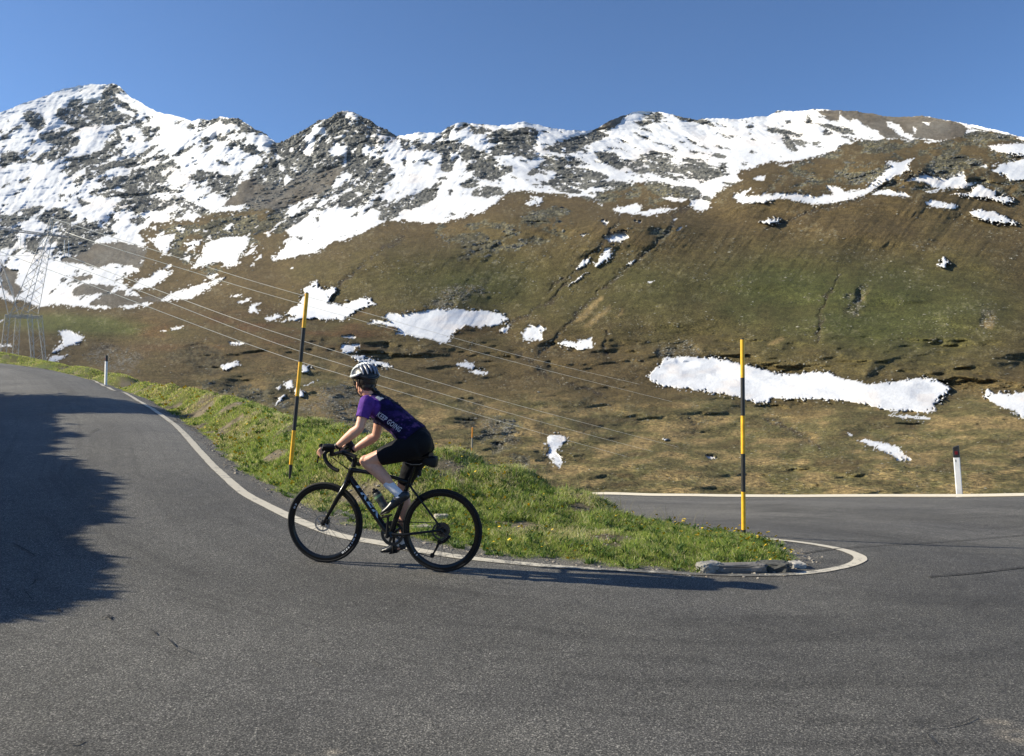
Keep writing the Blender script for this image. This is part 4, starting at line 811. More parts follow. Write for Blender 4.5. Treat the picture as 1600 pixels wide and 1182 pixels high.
# ---------------------------------------------------------------- lattice pylon and wires
m_gal = plain('galvanised_steel', (.56, .53, .49), .55, .3, 3, .2); m_ins = plain('glass_insulator', (.55, .62, .66), .25)
PD = 125.0
pyb = pix(36, 560, PD); py0 = empty('pylon', pyb); tag(py0, 'pale lattice power pylon standing beyond the upper road', 'pylon')
def pp(x, y, off=0): v = pix(x, y, PD); v.y += off; v.x += off*.12; return np.array(v)
def zq(x, y): return (x/4.925, 330+y/4.925)
def lattice(name, a0, a1, b0, b1, n, r=.055, dep=(1.2, 1.2)):
    r *= .8
    """two chords a0->a1, b0->b1 (photo px) with X braces, front and back planes"""
    m = MB()
    def pt(k, side, f):
        A0, A1 = (a0, a1) if side == 0 else (b0, b1); x = A0[0]+(A1[0]-A0[0])*f; y = A0[1]+(A1[1]-A0[1])*f
        return pp(x, y, (dep[0]+(dep[1]-dep[0])*f)*(k-.5)*2)
    for k in (0, 1):
        for sd_ in (0, 1): m.bar(pt(k, sd_, 0), pt(k, sd_, 1), r*1.25)
        for i in range(n):
            f0, f1 = i/n, (i+1)/n; m.bar(pt(k, 0, f0), pt(k, 1, f1), r*.75); m.bar(pt(k, 1, f0), pt(k, 0, f1), r*.75)
    for sd_ in (0, 1):
        for i in range(n):
            m.bar(pt(i % 2, sd_, i/n), pt((i+1) % 2, sd_, (i+1)/n), r*.6)
    return m.build(name, m_gal, py0, False)
lattice('leg', zq(45, 1150), zq(82, 800), zq(92, 1150), zq(118, 800), 5, .05, (1.3, 1.1))
lattice('leg', zq(290, 1170), zq(248, 800), zq(312, 1170), zq(285, 800), 5, .05, (1.3, 1.1))
lattice('waist', zq(85, 800), zq(95, 826), zq(285, 800), zq(275, 826), 3, .045, (1.1, 1.1))
lattice('arm', zq(120, 800), zq(338, 215), zq(255, 790), zq(388, 185), 8, .055, (1.1, .5))
lattice('arm', zq(105, 800), zq(-10, 370), zq(60, 600), zq(-45, 330), 6, .05, (1.1, .5))
lattice('crossarm', zq(-140, 130), zq(515, 205), zq(-140, 110), zq(515, 196), 14, .04, (.5, .35))
lattice('earth_wire_peak', zq(345, 185), zq(392, 55), zq(395, 185), zq(398, 55), 3, .04, (.4, .1))
def insul(x, y0, y1):
    a_, b_ = pp(*zq(x, y0)), pp(*zq(x, y1)); m = MB()
    for o_ in (-.35, .35):
        n = 26; P = [a_+(b_-a_)*i/n+np.array([o_, 0, 0]) for i in range(n+1)]; m.tube(P, [.03 if i % 2 else .075 for i in range(n+1)], 8)
    return m.build('insulator', m_ins, py0)
insul(175, 180, 290); insul(512, 228, 345); insul(-140, 130, 260)
m_wire = plain('aluminium_wire', (.86, .82, .70), .5, 0, 1, .1)
def wire(pts, label):
    P = catmull([np.array(pix(x, y, d)) for x, y, d in pts], 40)
    V, Q, T = tube_np(P, list(np.interp(range(len(P)), [0, len(P)], [.052, .012])), 6); b0 = P[0]; o = mesh_np('power_line', V-b0, [Q, T], m_wire, True); o.location = b0
    tag(o, label, 'power line', 'power lines sagging down from the pylon')
wire([(512/4.925, 330+345/4.925, PD), (250, 455, 120), (400, 509.5, 115), (600, 572, 110), (800, 631, 106), (1060, 699, 102)], 'upper bright conductor of the three running from the pylon past the helmet')
wire([(175/4.925, 330+290/4.925, PD), (180, 440, 121), (400, 525.5, 115), (550, 574, 111), (800, 647, 106), (1020, 706, 103)], 'middle bright conductor running behind the helmet')
wire([(-28, 383, PD), (150, 449, 121), (400, 542.5, 115), (550, 590, 111), (800, 664, 106), (980, 714, 103)], 'lowest bright conductor running just behind the cyclist neck')
wire([(395/4.925, 330+55/4.925, PD), (266, 399, 120), (400, 441, 116), (560, 486, 112), (800, 553, 108), (1000, 601, 105)], 'thin upper earth wire crossing the left snow pole top')
wire([(103, 363, PD), (156, 381, 122), (297, 424, 119), (400, 455, 116), (545, 496, 112), (800, 565, 107), (1050, 628, 103)], 'thin second wire crossing just below the left snow pole top')
wire([(-200, 325, PD), (0, 339, PD), (85, 339, PD)], 'thin level wire running left from the pylon peak')
wire([(-200, 395, PD-1), (0, 389.5, PD), (37, 389.5, PD)], 'level conductor running left from the middle insulator')
wire([(-200, 405, PD-1), (0, 399.5, PD), (104, 400, PD)], 'level conductor running left from the right insulator')
# ---------------------------------------------------------------- shrubs on the outer bank (left of the frame) that shade the road
m_leaf = leafmat('shrub_leaf', .2); m_bark = plain('bark', (.10, .075, .05), .9, 0, 20, .4, .6)
a_sun = math.radians(SUN_AZ)
def shrub(px, py, hgt, hw, label, seed):
    g_ = ray_ground(px, py); k_ = 1/math.tan(math.radians(SUN_EL)); zt = float(Rf(*g_))
    for _ in range(6):
        L_ = ((hgt+bz_-zt) if _ else hgt)*k_; bx_ = g_[0]+L_*math.sin(a_sun); by_ = g_[1]+L_*math.cos(a_sun); bz_ = float(Vf(np.array([bx_]), np.array([by_]))[0][0])
    pass; r_ = np.random.default_rng(seed)
    e0 = empty('shrub', (bx_, by_, bz_-.1)); tag(e0, label, 'shrub', 'broad shrubs on the outer bank')
    m = MB(); tips = []
    for i in range(9):
        a_ = r_.uniform(0, 6.28); rr = r_.uniform(.3, .85); t_ = np.array([bx_+math.cos(a_)*hw*rr*.6, by_+math.sin(a_)*hw*rr, bz_+hgt*r_.uniform(.5, .85)]); b0 = np.array([bx_, by_, bz_-.1]); mid = b0+(t_-b0)*.5+np.array([0, 0, .25])
        m.tube([b0, mid, t_], [.07, .045, .015], 8)
    m.build('trunk', m_bark, e0)
    n_ = int(9000*hw/1.5); a_ = r_.uniform(0, 6.28, n_); zz = r_.random(n_)**.7; rad = np.sqrt(np.clip(1-zz**1.7, 0, 1))*(.45+.6*r_.random(n_)**.4)
    sp = 1+.26*vnoise(a_*2.2, zz*5, s=seed)+.34*np.abs(vnoise(a_*8, zz*14, s=seed+1))+.2*np.abs(vnoise(a_*17, zz*30, s=seed+2))
    X = bx_+np.cos(a_)*rad*hw*.62*sp; Y = by_+np.sin(a_)*rad*hw*sp; Z = bz_+.1+zz*hgt*(.9+.1*sp)
    s_ = r_.uniform(.05, .10, n_); D1 = r_.normal(0, 1, (n_, 3)); D1 /= np.linalg.norm(D1, axis=1)[:, None]; D2 = np.cross(D1, r_.normal(0, 1, (n_, 3))); D2 /= np.linalg.norm(D2, axis=1)[:, None]
    c = np.stack([X, Y, Z], 1); V = np.stack([c-D1*s_[:, None]*1.6, c-D2*s_[:, None]*.5, c+D1*s_[:, None]*1.6, c+D2*s_[:, None]*.5], 1)
    g = r_.random(n_)[:, None]; o = mesh_np('crown', V.reshape(-1, 3), np.arange(n_*4).reshape(-1, 4), m_leaf, False, None, np.repeat((np.array([.04,.075,.02])*(1-g)+np.array([.09,.13,.035])*g)[:, None], 4, 1).reshape(-1, 3)); adopt(o, e0)
for i, (a1, a2, a3, a4) in enumerate([(222, 641, 3.7, 2.4), (30, 686, 3.2, 3.0), (72, 757, 2.7, 2.1), (66, 876, 2.3, 1.1), (20, 925, 2.1, 1.3), (10, 822, 2.4, 2.2), (-20, 664, 3.2, 3.0), (-30, 710, 3.0, 2.6)]):
    shrub(a1, a2, a3, a4, ['tallest broad shrub farthest up the outer bank', 'second broad shrub down the outer bank', 'wide shrub on the outer bank beside the front of the bend', 'low shrub on the outer bank nearest the camera but one', 'lowest shrub on the outer bank nearest the camera', 'small shrub between the wide shrub and the low shrub', 'shrub crowded between the tallest and the second shrub', 'shrub set back behind the second and the wide shrub'][i], 50+i)
# ---------------------------------------------------------------- bicycle (laid out on its own vertical plane)
TH_ = math.radians(12); BF = np.array([-math.cos(TH_), math.sin(TH_), 0]); BN = np.array([-math.sin(TH_), -math.cos(TH_), 0]); UPV = np.array([0, 0, 1.])
def zc(x, y): return 430+x/3.282, 550+y/3.282
RH = np.array(pix(*zc(855, 916), 6.33))
def P(x, y, off=0.0):
    px, py = zc(x, y); r = np.array([(px-CX)/F, 1, -(py-CY)/F]); c0 = np.array([0, 0, EYE])
    t_ = (off-(c0-RH)@BN)/(r@BN); return c0+r*t_
FH = P(255, 874)
BX = (FH-RH); BX[2] = BX[2]; BX = BX/np.linalg.norm(BX)          # wheelbase axis (tilts with the road)
BUP = np.cross(BN, BX)*1.0
if BUP[2] < 0: BUP = -BUP
bc0 = (FH+RH)/2-UPV*.34
bike = empty('bicycle', bc0); tag(bike, 'black road bicycle with deep rims and disc brakes ridden up the hairpin', 'bicycle')
m_car = plain('black_carbon', (.006, .007, .008), .25, 0, 30, .3, 0, .2); m_tyre = plain('tyre_rubber', (.014, .014, .014), .75, 0, 200, .3, .3)
m_mblk = plain('matt_black', (.007, .007, .008), .5, 0, 120, .3); m_steel = plain('brushed_steel', (.42, .42, .42), .35, .9, 60, .2); m_chain = plain('chain_steel', (.07, .07, .07), .4, .8)
m_spk = plain('spoke_steel', (.03, .03, .03), .35, .6); m_decal = plain('decal_white', (.40, .41, .43), .4); m_blue = plain('decal_pale_blue', (.50, .66, .86), .35, .1, 30, .3)
m_smoke = plain('smoked_bottle', (.05, .055, .05), .35, 0, 10, .3); m_lime = plain('bottle_green_print', (.20, .32, .16), .5)
def ring(R, prof, n=96):        # profile list of (radius, lateral)
    a_ = np.linspace(0, 2*np.pi, n+1)[:-1]; k = len(prof); V = np.array([[BX*math.cos(t_)*r+BUP*math.sin(t_)*r+BN*l for (r, l) in prof] for t_ in a_]).reshape(-1, 3)
    Q = [[i*k+j, i*k+(j+1) % k, ((i+1) % n)*k+(j+1) % k, ((i+1) % n)*k+j] for i in range(n) for j in range(k)]
    return V+R, Q
WR = .334
def disc(c, r, th, n=40, hole=0, teeth=0):
    m = MB(); a_ = np.linspace(0, 2*np.pi, n+1)[:-1]; rr = np.full(n, r)
    if teeth: rr = r*(1+.025*np.sign(np.sin(a_*teeth)))
    V = []; 
    for l in (-th/2, th/2):
        for q, t_ in zip(rr, a_): V.append(c+BX*math.cos(t_)*q+BUP*math.sin(t_)*q+BN*l)
        for t_ in a_: V.append(c+BX*math.cos(t_)*max(hole, r*.02)+BUP*math.sin(t_)*max(hole, r*.02)+BN*l)
    Q = []
    for i in range(n):
        j = (i+1) % n; Q += [[i, j, n+j, n+i], [2*n+i, 3*n+i, 3*n+j, 2*n+j], [i, 2*n+i, 2*n+j, j], [n+i, n+j, 3*n+j, 3*n+i]]
    return m.add(np.array(V), Q)
def wheel(c, name, front):
    rimr = WR-.024
    V, Q = ring(c, [(rimr, -.0125), (rimr-.006, -.0135), (rimr-.025, -.009), (rimr-.036, -.003), (rimr-.036, .003), (rimr-.025, .009), (rimr-.006, .0135), (rimr, .0125)])
    wh = MB().add(V, Q).build(name, m_car, bike)
    pf = [(WR-.0135+.0138*math.cos(q), .0138*math.sin(q)) for q in np.linspace(-math.pi, math.pi, 15)[:-1]]; V, Q = ring(c, pf); 
    ty = MB().add(V, Q).build('tyre', m_tyre, None); ty.parent = wh
    hb = MB().tube([c-BN*.06, c-BN*.055, c-BN*.035, c-BN*.03, c+BN*.03, c+BN*.035, c+BN*.055, c+BN*.06], [.011, .013, .028, .013, .013, .024, .013, .011], 20).build('hub', m_mblk, None); hb.parent = wh
    ns = 24
    for i in range(ns):
        a_ = 2*math.pi*i/ns+.05; s_ = 1 if i % 2 else -1; a2 = a_+(.9 if i % 4 < 2 else -.9)
        p0 = c+BN*.032*s_+(BX*math.cos(a2)+BUP*math.sin(a2))*.023; p1 = c+(BX*math.cos(a_)+BUP*math.sin(a_))*(rimr-.035)
        o = MB().tube([p0, p1], .0011, 6).build('spoke', m_spk, None); o.parent = wh
    ro = disc(c+BN*.045, .07, .002, 48, .055); 
    for k in range(6):
        a_ = k*math.pi/3; q0 = c+BN*.045+(BX*math.cos(a_)+BUP*math.sin(a_))*.02; q1 = c+BN*.045+(BX*math.cos(a_+.5)+BUP*math.sin(a_+.5))*.058; ro.tube([q0, q1], .003, 6)
    for k in range(18):
        a_ = k*math.pi/9; q0 = c+BN*.0465+(BX*math.cos(a_)+BUP*math.sin(a_))*.062; ro.tube([q0-BN*.001, q0+BN*.0005], .0035, 8)
    o = ro.build('brake_rotor', m_steel if front else m_chain, None, False); o.parent = wh
    # pale maker's marks round the rim (illegible at this size)
    arcs = [(math.radians(x0), math.radians(x1)) for x0, x1 in ([(-128, -124), (-131, -129.5), (-136, -133), (-141, -138), (-145, -143), (-150.5, -147.5), (-158, -152), (-165, -160), (20, 24), (26, 29)] if front else [(-47, -45), (-42, -40.5)])]
    for (a0, a1) in arcs:
        m = MB(); V = []; nn_ = 5
        for r_, l in ((rimr-.012, .0136), (rimr-.026, .0095)):
            for k in range(nn_): t_ = a0+(a1-a0)*k/(nn_-1); V.append(c+(BX*math.cos(t_)+BUP*math.sin(t_))*r_+BN*(l+.0012))
        m.add(np.array(V), [[k, k+1, nn_+k+1, nn_+k] for k in range(nn_-1)])
        o = m.build('rim_decal', m_decal, None, False); o.parent = wh
    return wh
wf = wheel(FH, 'wheel', True); wr = wheel(RH, 'wheel', False)
MP = lambda *a: [P(*q) for q in a]
fr = MB().tube(MP((394, 600), (386, 622), (375, 655)), [.024, .023, .029], 20)                        # head tube
fr.tube(MP((384, 640), (400, 668), (480, 785), (560, 902), (592, 937)), [.019, .025, .026, .027, .028], 20)
fr.tube(MP((392, 606), (440, 612), (520, 625), (610, 645), (684, 668)), [.023, .017, .016, .015, .015], 18)
fr.tube(MP((592, 937), (640, 800), (686, 664)), [.026, .019, .017], 18)
for s_ in (.045, -.045):
    fr.tube([P(686, 672), P(700, 700, s_*.6), P(770, 795, s_), P(848, 900, s_*1.25)], [.010, .009, .008, .008], 10)
    fr.tube([P(592, 937, s_*.5), P(660, 938, s_*.9), P(760, 926, s_*1.1), P(852, 915, s_*1.3)], [.016, .012, .010, .010], 12)
fr.tube([P(592, 937, -.04), P(592, 937, .04)], .023, 20)
frame = fr.build('frame', m_car, bike)
fk = MB().tube(MP((377, 652), (371, 668)), [.027, .030], 18)
for s_ in (.052, -.052): fk.tube([P(371, 668, s_*.2), P(362, 680, s_*.85), P(318, 755, s_), P(270, 840, s_), P(249, 878, s_)], [.026, .023, .019, .014, .011], 16)
fk.build('fork', m_car, bike)
cal = MB().box(P(270, 868, .06), (.02, .05, .03)); cal.build('brake_caliper', m_mblk, bike, False, .004)
MB().tube([P(400, 590), P(404, 572), P(413, 543)], [.021, .020, .021], 18).tube([P(413, 541), P(395, 532), P(345, 517)], [.020, .017, .018], 16).build('stem', m_mblk, bike)
CLm = P(341, 516); HB = P(272, 508, .2); uH = (HB-CLm)@BF; wH = (HB-CLm)@UPV
def L3(u_, w__, o_): return CLm+BF*u_+UPV*w__+BN*o_
def near_uw(x, y, o_=.2): q = P(x, y, o_)-CLm; return q@BF, q@UPV
bar = MB().tube([L3(0, 0, -.155), L3(0, 0, .155)], .0155, 14)
D_ = [near_uw(*q) for q in [(290, 504), (268, 507), (255, 518), (254, 535), (263, 560), (283, 583), (305, 599), (330, 608)]]
for s_ in (1, -1):
    pts = [L3(0, 0, .15*s_), L3(.012, .0, .178*s_)]+[L3(a_, b_, (.19+.004*k)*s_) for k, (a_, b_) in enumerate(D_)]
    bar.tube(catmull(pts, 5), .0158, 14)
bar.build('handlebar', m_mblk, bike)
for s_ in (1, -1):
    q = lambda x, y: L3(*near_uw(x, y), .196*s_)
    hd_ = MB().tube(catmull([q(284, 503), q(262, 502), q(244, 494), q(236, 484), q(229, 476)], 6), [.014]*6+[.018]*6+[.019]*6+[.017]*6+[.011], 16)
    o = hd_.build('brake_hood', m_mblk, bike)
    lv = MB().tube(catmull([q(240, 494), q(229, 508), q(221, 535), q(215, 572)], 5), [.010]*5+[.0075]*5+[.006]*5+[.004], 10).build('brake_lever', m_car, None); lv.parent = o
MB().box(L3(.045, .035, 0), (.085, .05, .014), np.array([BF, BN, UPV]).T).build('bike_computer', m_mblk, bike, False, .004)
# cranks, chainring, chain, pedals
BBc = P(592, 937); vc = P(600, 830)-BBc
pc = MB().tube([BBc+BN*.055, BBc+BN*.085], .016, 16).tube([BBc+BN*.08, BBc+BN*.09+vc], [.013, .009], 12).build('crank_arm', m_mblk, bike)
pc2 = MB().tube([BBc-BN*.055, BBc-BN*.085], .016, 16).tube([BBc-BN*.08, BBc-BN*.09-vc], [.013, .009], 12).build('crank_arm', m_mblk, bike)
for s_ in (1, -1):
    c = BBc+s_*vc+BN*s_*.125; m = MB().tube([c-BN*s_*.03, c+BN*.02*s_], .007, 10).box(c, (.075, .07, .014), np.array([BF*.93-UPV*.2, BN, UPV]).T); m.build('pedal', m_mblk, bike, False, .004)
cr0 = BBc-BN*.045
cg = disc(cr0, .098, .003, 100, .075, 48)
for k in range(5): a_ = k*1.2566; cg.tube([cr0, cr0+(BX*math.cos(a_)+BUP*math.sin(a_))*.08], [.018, .009], 8)
cg.build('chainring', m_chain, bike, False)
cs = MB(); 
for k, r_ in enumerate([.062, .055, .049, .043, .038, .033, .029, .025]): 
    d__ = disc(RH-BN*(.022+.004*k), r_, .002, 60, .02, 24); cs.add(np.concatenate(d__.V), np.concatenate(d__.Q))
o = cs.build('cassette', m_chain, None, False); o.parent = wr
pu0 = P(884, 952, -.05); pu1 = P(806, 1044, -.05); pum = P(834, 985, -.05)
dl_ = MB().tube([P(858, 925, -.055), P(892, 950, -.06), P(866, 972, -.058)], [.012, .018, .014], 12).tube([P(866, 972, -.055), P(836, 985, -.05), P(826, 1010, -.05), pu1], [.014, .012, .009, .008], 10); dd__ = disc(pu1, .019, .008, 22, .004, 11); dl_.add(np.concatenate(dd__.V), np.concatenate(dd__.Q))
dd__ = disc(P(842, 975, -.05), .018, .008, 22, .004, 11); dl_.add(np.concatenate(dd__.V), np.concatenate(dd__.Q)); dl_.build('rear_derailleur', m_mblk, bike)
ch = MB().tube([cr0+BUP*.098-BX*.005, RH-BN*.04+BUP*.05], .0042, 6).tube([cr0-BUP*.098-BX*.01, pu1-BUP*.018], .0042, 6)
aa = np.linspace(math.pi/2, -math.pi/2, 20); ch.tube([cr0+(BX*math.cos(q)+BUP*math.sin(q))*.099 for q in aa], .0042, 6)
aa = np.linspace(math.pi/2, math.pi*1.3, 14); ch.tube([RH-BN*.04+(BX*math.cos(q)+BUP*math.sin(q))*.05 for q in aa], .0042, 6)
ch.build('chain', m_chain, bike)
# seat post, saddle, bag, light
sp = MB().tube([P(686, 664), P(716, 585)], .0145, 16).build('seat_post', m_car, bike)
S0, S1 = P(622, 552), P(800, 536); n_ = 14; V = []; 
for i in range(n_):
    f = i/(n_-1); c = S0+(S1-S0)*f; hw = .018+.052*smooth(np.array((f-.35)/.5)); hgt = .016+.006*f
    for a_ in np.linspace(0, 2*math.pi, 17)[:-1]: V.append(c+BN*hw*math.cos(a_)+UPV*hgt*math.sin(a_)*(1.2 if math.sin(a_) < 0 else .8)+UPV*.012*(2*f-1)**2)
V = np.array(V); Q = [[i*16+j, i*16+(j+1) % 16, (i+1)*16+(j+1) % 16, (i+1)*16+j] for i in range(n_-1) for j in range(16)]; V = np.concatenate([V, [V[:16].mean(0), V[-16:].mean(0)]])
T = [[n_*16, (j+1) % 16, j] for j in range(16)]+[[n_*16+1, (n_-1)*16+j, (n_-1)*16+(j+1) % 16] for j in range(16)]
sad = MB().add(V, Q, T).build('saddle', m_mblk, bike)
rl = MB()
for s_ in (.022, -.022): rl.tube([P(650, 562, s_), P(700, 578, s_), P(740, 578, s_), P(785, 556, s_)], .0036, 8)
o = rl.build('saddle_rail', m_steel, None); o.parent = sad
c = P(793, 560); Vb = ICO4_V.copy(); Vb = np.sign(Vb)*np.abs(Vb)**.55; Vb /= np.abs(Vb).max(); Vb[:, 2] *= 1-.25*Vb[:, 0]
M_ = np.array([-(P(835, 566)-P(755, 552))/np.linalg.norm(P(835, 566)-P(755, 552)), BN, np.cross(BN, -(P(835, 566)-P(755, 552))/np.linalg.norm(P(835, 566)-P(755, 552)))]).T
Vb = (Vb*np.array([.064, .045, .043])*(1+.04*fbm(Vb[:, 0]*3, Vb[:, 1]*3, Vb[:, 2]*3, s=31)[:, None]))@M_.T+c
MB().add(Vb, None, ICO4_F).build('saddle_bag', m_mblk, bike)
MB().box(P(742, 622), (.026, .03, .05), np.array([BF, BN, UPV]).T).build('rear_light', m_mblk, bike, False, .006)
MB().box(P(733, 640, .014), (.010, .008, .018), np.array([BF, BN, UPV]).T).build('light_bracket', m_steel, bike, False, .003)
b0, b1 = P(580, 822), P(512, 716); ax_ = (b1-b0)/np.linalg.norm(b1-b0); LB = np.linalg.norm(b1-b0)
bt = MB().tube([b0, b0+ax_*.004, b0+ax_*LB*.45, b0+ax_*LB*.5, b0+ax_*LB*.56, b0+ax_*LB*.88, b0+ax_*LB*.94], [.030, .0345, .0345, .031, .0345, .0345, .026], 24).build('water_bottle', m_smoke, bike)
o = MB().tube([b0+ax_*LB*.93, b0+ax_*LB*.95, b0+ax_*LB*1.04, b0+ax_*LB*1.06, b0+ax_*LB*1.14], [.027, .028, .026, .012, .011], 20).build('bottle_cap', m_mblk, None); o.parent = bt
o = MB().tube([b0+ax_*LB*.70, b0+ax_*LB*.80], .0350, 24, False).build('bottle_print', m_lime, None); o.parent = bt
cgm = MB().tube([b0-ax_*.008, b0+ax_*.01], .020, 12).tube([b0+ax_*LB*.34+BN*.036, b0+ax_*LB*.34+BN*.02+(P(560, 850)-P(580, 822))*0-UPV*.02, P(546, 880)], .004, 8); cgm.build('bottle_cage', m_mblk, bike)
# cables
MB().tube(catmull([L3(.05, .0, .12), L3(.09, -.02, .06), L3(.05, -.06, .02), P(392, 612, .01)], 8), .0028, 6).tube(catmull([L3(.05, .0, -.12), L3(.10, -.03, -.05), L3(.05, -.07, -.01), P(390, 616, -.01)], 8), .0028, 6).build('brake_cable', m_mblk, bike)
# ---- lettering laid onto a surface
def letter(txt, target, f_map, mat, name, lift, parent, bold=0.0, shear=0.0, spacing=1.0, _=0):
    cu = bpy.data.curves.new('t', 'FONT'); cu.body = txt; cu.size = 1; cu.offset = bold; cu.shear = shear; cu.space_character = spacing; cu.resolution_u = 3
    ob = bpy.data.objects.new('t', cu); C.objects.link(ob); dg = bpy.context.evaluated_depsgraph_get(); me = bpy.data.meshes.new_from_object(ob.evaluated_get(dg)); bpy.data.objects.remove(ob)
    bm = bmesh.new(); bm.from_mesh(me); bmesh.ops.triangulate(bm, faces=bm.faces[:]); bmesh.ops.subdivide_edges(bm, edges=[e_ for e_ in bm.edges if e_.calc_length() > .12], cuts=2, use_grid_fill=False); bmesh.ops.triangulate(bm, faces=bm.faces[:])
    dg = bpy.context.evaluated_depsgraph_get(); tm = bpy.data.meshes.new_from_object(target.evaluated_get(dg)); bt_ = bmesh.new(); bt_.from_mesh(tm); bt_.transform(target.matrix_world); tree = BVHTree.FromBMesh(bt_)
    mx = max(v.co.x for v in bm.verts); my = max(v.co.y for v in bm.verts)
    for v in bm.verts:
        px, py = zc(*f_map(v.co.x/mx, v.co.y/my)); r = Vector(((px-CX)/F, 1, -(py-CY)/F)).normalized(); h_, nn_, _, _ = tree.ray_cast(Vector((0, 0, EYE)), r)
        if h_ is None: v.tag = True; v.co = (0, 0, 0)
        else:
            v.co = h_-r*lift
    bmesh.ops.delete(bm, geom=[v for v in bm.verts if v.tag], context='VERTS')
    left = set(bm.verts)                                     # every letter an object of its own
    while left:
        st = [left.pop()]; isl = set(st)
        while st:
            v = st.pop()
            for e_ in v.link_edges:
                q = e_.other_vert(v)
                if q in left: left.discard(q); isl.add(q); st.append(q)
        vs = list(isl); ix = {v: i for i, v in enumerate(vs)}; fs = [[ix[v] for v in f.verts] for f in {f for v in vs for f in v.link_faces}]
        if not fs: continue
        m2 = bpy.data.meshes.new(name); m2.from_pydata([v.co[:] for v in vs], [], fs); m2.materials.append(mat); o = bpy.data.objects.new(name, m2); C.objects.link(o); o.parent = parent
    bm.free(); bt_.free()
bpy.context.view_layer.update()
d0_, d1_ = np.array([417., 664.]), np.array([546., 853.]); dn = (d1_-d0_)/np.linalg.norm(d1_-d0_); pn = np.array([dn[1], -dn[0]])
fo = letter('TREK', frame, lambda s, t_: tuple(d0_+(d1_-d0_)*s+pn*(t_-.5)*30-pn*1), m_blue, 'letter', .003, frame, .035, .25, 1.2)

for m_ in (m_mblk, m_car, m_tyre): m_.node_tree.nodes['Principled BSDF'].inputs['Specular IOR Level'].default_value = .28
# ---------------------------------------------------------------- cyclist
def loft(m, pts, n=24, lat=BN):
    """pts: (centre, lateral radius, depth radius[, lateral dir]); closed rounded ends"""
    c = np.array([q[0] for q in pts]); ra = [q[1] for q in pts]; rb = [q[2] for q in pts]
    k = 6; idx = np.linspace(0, len(pts)-1, (len(pts)-1)*k+1)
    cc = catmull(c, k); ra = np.interp(idx, range(len(pts)), ra); rb = np.interp(idx, range(len(pts)), rb)
    T = np.gradient(cc, axis=0); T /= np.linalg.norm(T, axis=1)[:, None]
    L = [(q[3] if len(q) > 3 else lat) for q in pts]; L = np.stack([np.interp(idx, range(len(pts)), [l[j] for l in L]) for j in range(3)], 1)
    rings = []
    for s_ in (-1,):
        for q in (.95, .8, .55, .25): rings.append((cc[0]-T[0]*min(ra[0], rb[0])*.7*q, T[0], L[0], ra[0]*math.sqrt(1-q*q), rb[0]*math.sqrt(1-q*q)))
    for i in range(len(cc)): rings.append((cc[i], T[i], L[i], ra[i], rb[i]))
    for q in (.25, .55, .8, .95): rings.append((cc[-1]+T[-1]*min(ra[-1], rb[-1])*.7*q, T[-1], L[-1], ra[-1]*math.sqrt(1-q*q), rb[-1]*math.sqrt(1-q*q)))
    V = []; a_ = np.linspace(0, 2*np.pi, n+1)[:-1]
    for (p, t_, l, a, b_) in rings:
        l = l-t_*np.dot(l, t_); l /= np.linalg.norm(l); o = np.cross(t_, l)
        V.append(p+np.cos(a_)[:, None]*l*a+np.sin(a_)[:, None]*o*b_)
    K_ = len(rings); V = np.concatenate(V+[rings[0][0][None], rings[-1][0][None]])
    Q = [[i*n+j, i*n+(j+1) % n, (i+1)*n+(j+1) % n, (i+1)*n+j] for i in range(K_-1) for j in range(n)]
    T_ = [[K_*n, (j+1) % n, j] for j in range(n)]+[[K_*n+1, (K_-1)*n+j, (K_-1)*n+(j+1) % n] for j in range(n)]
    m.add(V, Q, T_)
def blob(m, c, r, axes=None):
    V = ICO4_V*np.array(r)
    if axes is not None: V = V@np.array(axes)
    m.add(V+np.array(c), None, ICO4_F)
def fuse(m, name, mat, voxel=.005, sm=6, parent=None, loc=None, cut=None):
    o = m.build(name, mat, None, True); md = o.modifiers.new('r', 'REMESH'); md.mode = 'VOXEL'; md.voxel_size = voxel; md.use_smooth_shade = True
    ms_ = o.modifiers.new('s', 'SMOOTH'); ms_.factor = .5; ms_.iterations = sm
    dg = bpy.context.evaluated_depsgraph_get(); me = bpy.data.meshes.new_from_object(o.evaluated_get(dg)); bpy.data.objects.remove(o)
    if cut is not None:
        bm = bmesh.new(); bm.from_mesh(me)
        for (pt, nn_) in cut:
            bmesh.ops.bisect_plane(bm, geom=bm.verts[:]+bm.edges[:]+bm.faces[:], plane_co=Vector(pt), plane_no=Vector(nn_), clear_outer=True, clear_inner=False)
        bm.to_mesh(me); bm.free()
    me.name = name; me.materials.clear(); me.materials.append(mat)
    for p_ in me.polygons: p_.use_smooth = True
    o = bpy.data.objects.new(name, me); C.objects.link(o)
    if parent: o.parent = parent
    return o
# materials
def skin(name, c):
    m, t, b = nmat(name); n = noise_node(t, 40, 4, .6); r = ramp(t, n.outputs[0], [(.3, tuple(x*.9 for x in c)), (.7, tuple(x*1.1 for x in c))]); t.links.new(r.outputs[0], b.inputs['Base Color'])
    b.inputs['Roughness'].default_value = .5; b.inputs['Subsurface Weight'].default_value = .08; b.inputs['Subsurface Scale'].default_value = .01; b.inputs['Subsurface Radius'].default_value = (1, .35, .2); return m
m_skin = skin('skin', (.66, .35, .235)); m_sock = plain('sock_white', (.72, .72, .75), .85, 0, 300, .08, .3); m_hair = plain('dark_hair', (.018, .012, .009), .5, 0, 90, .5, .6)
m_short = plain('black_lycra', (.008, .008, .010), .62, 0, 200, .3, .2)
for m_ in (m_short,): m_.node_tree.nodes['Principled BSDF'].inputs['Specular IOR Level'].default_value = .12
m_shoe = plain('black_shoe', (.02, .02, .021), .35, 0, 60, .3); m_sil = plain('silver_trim', (.45, .43, .40), .3, .7); m_glove = m_mblk
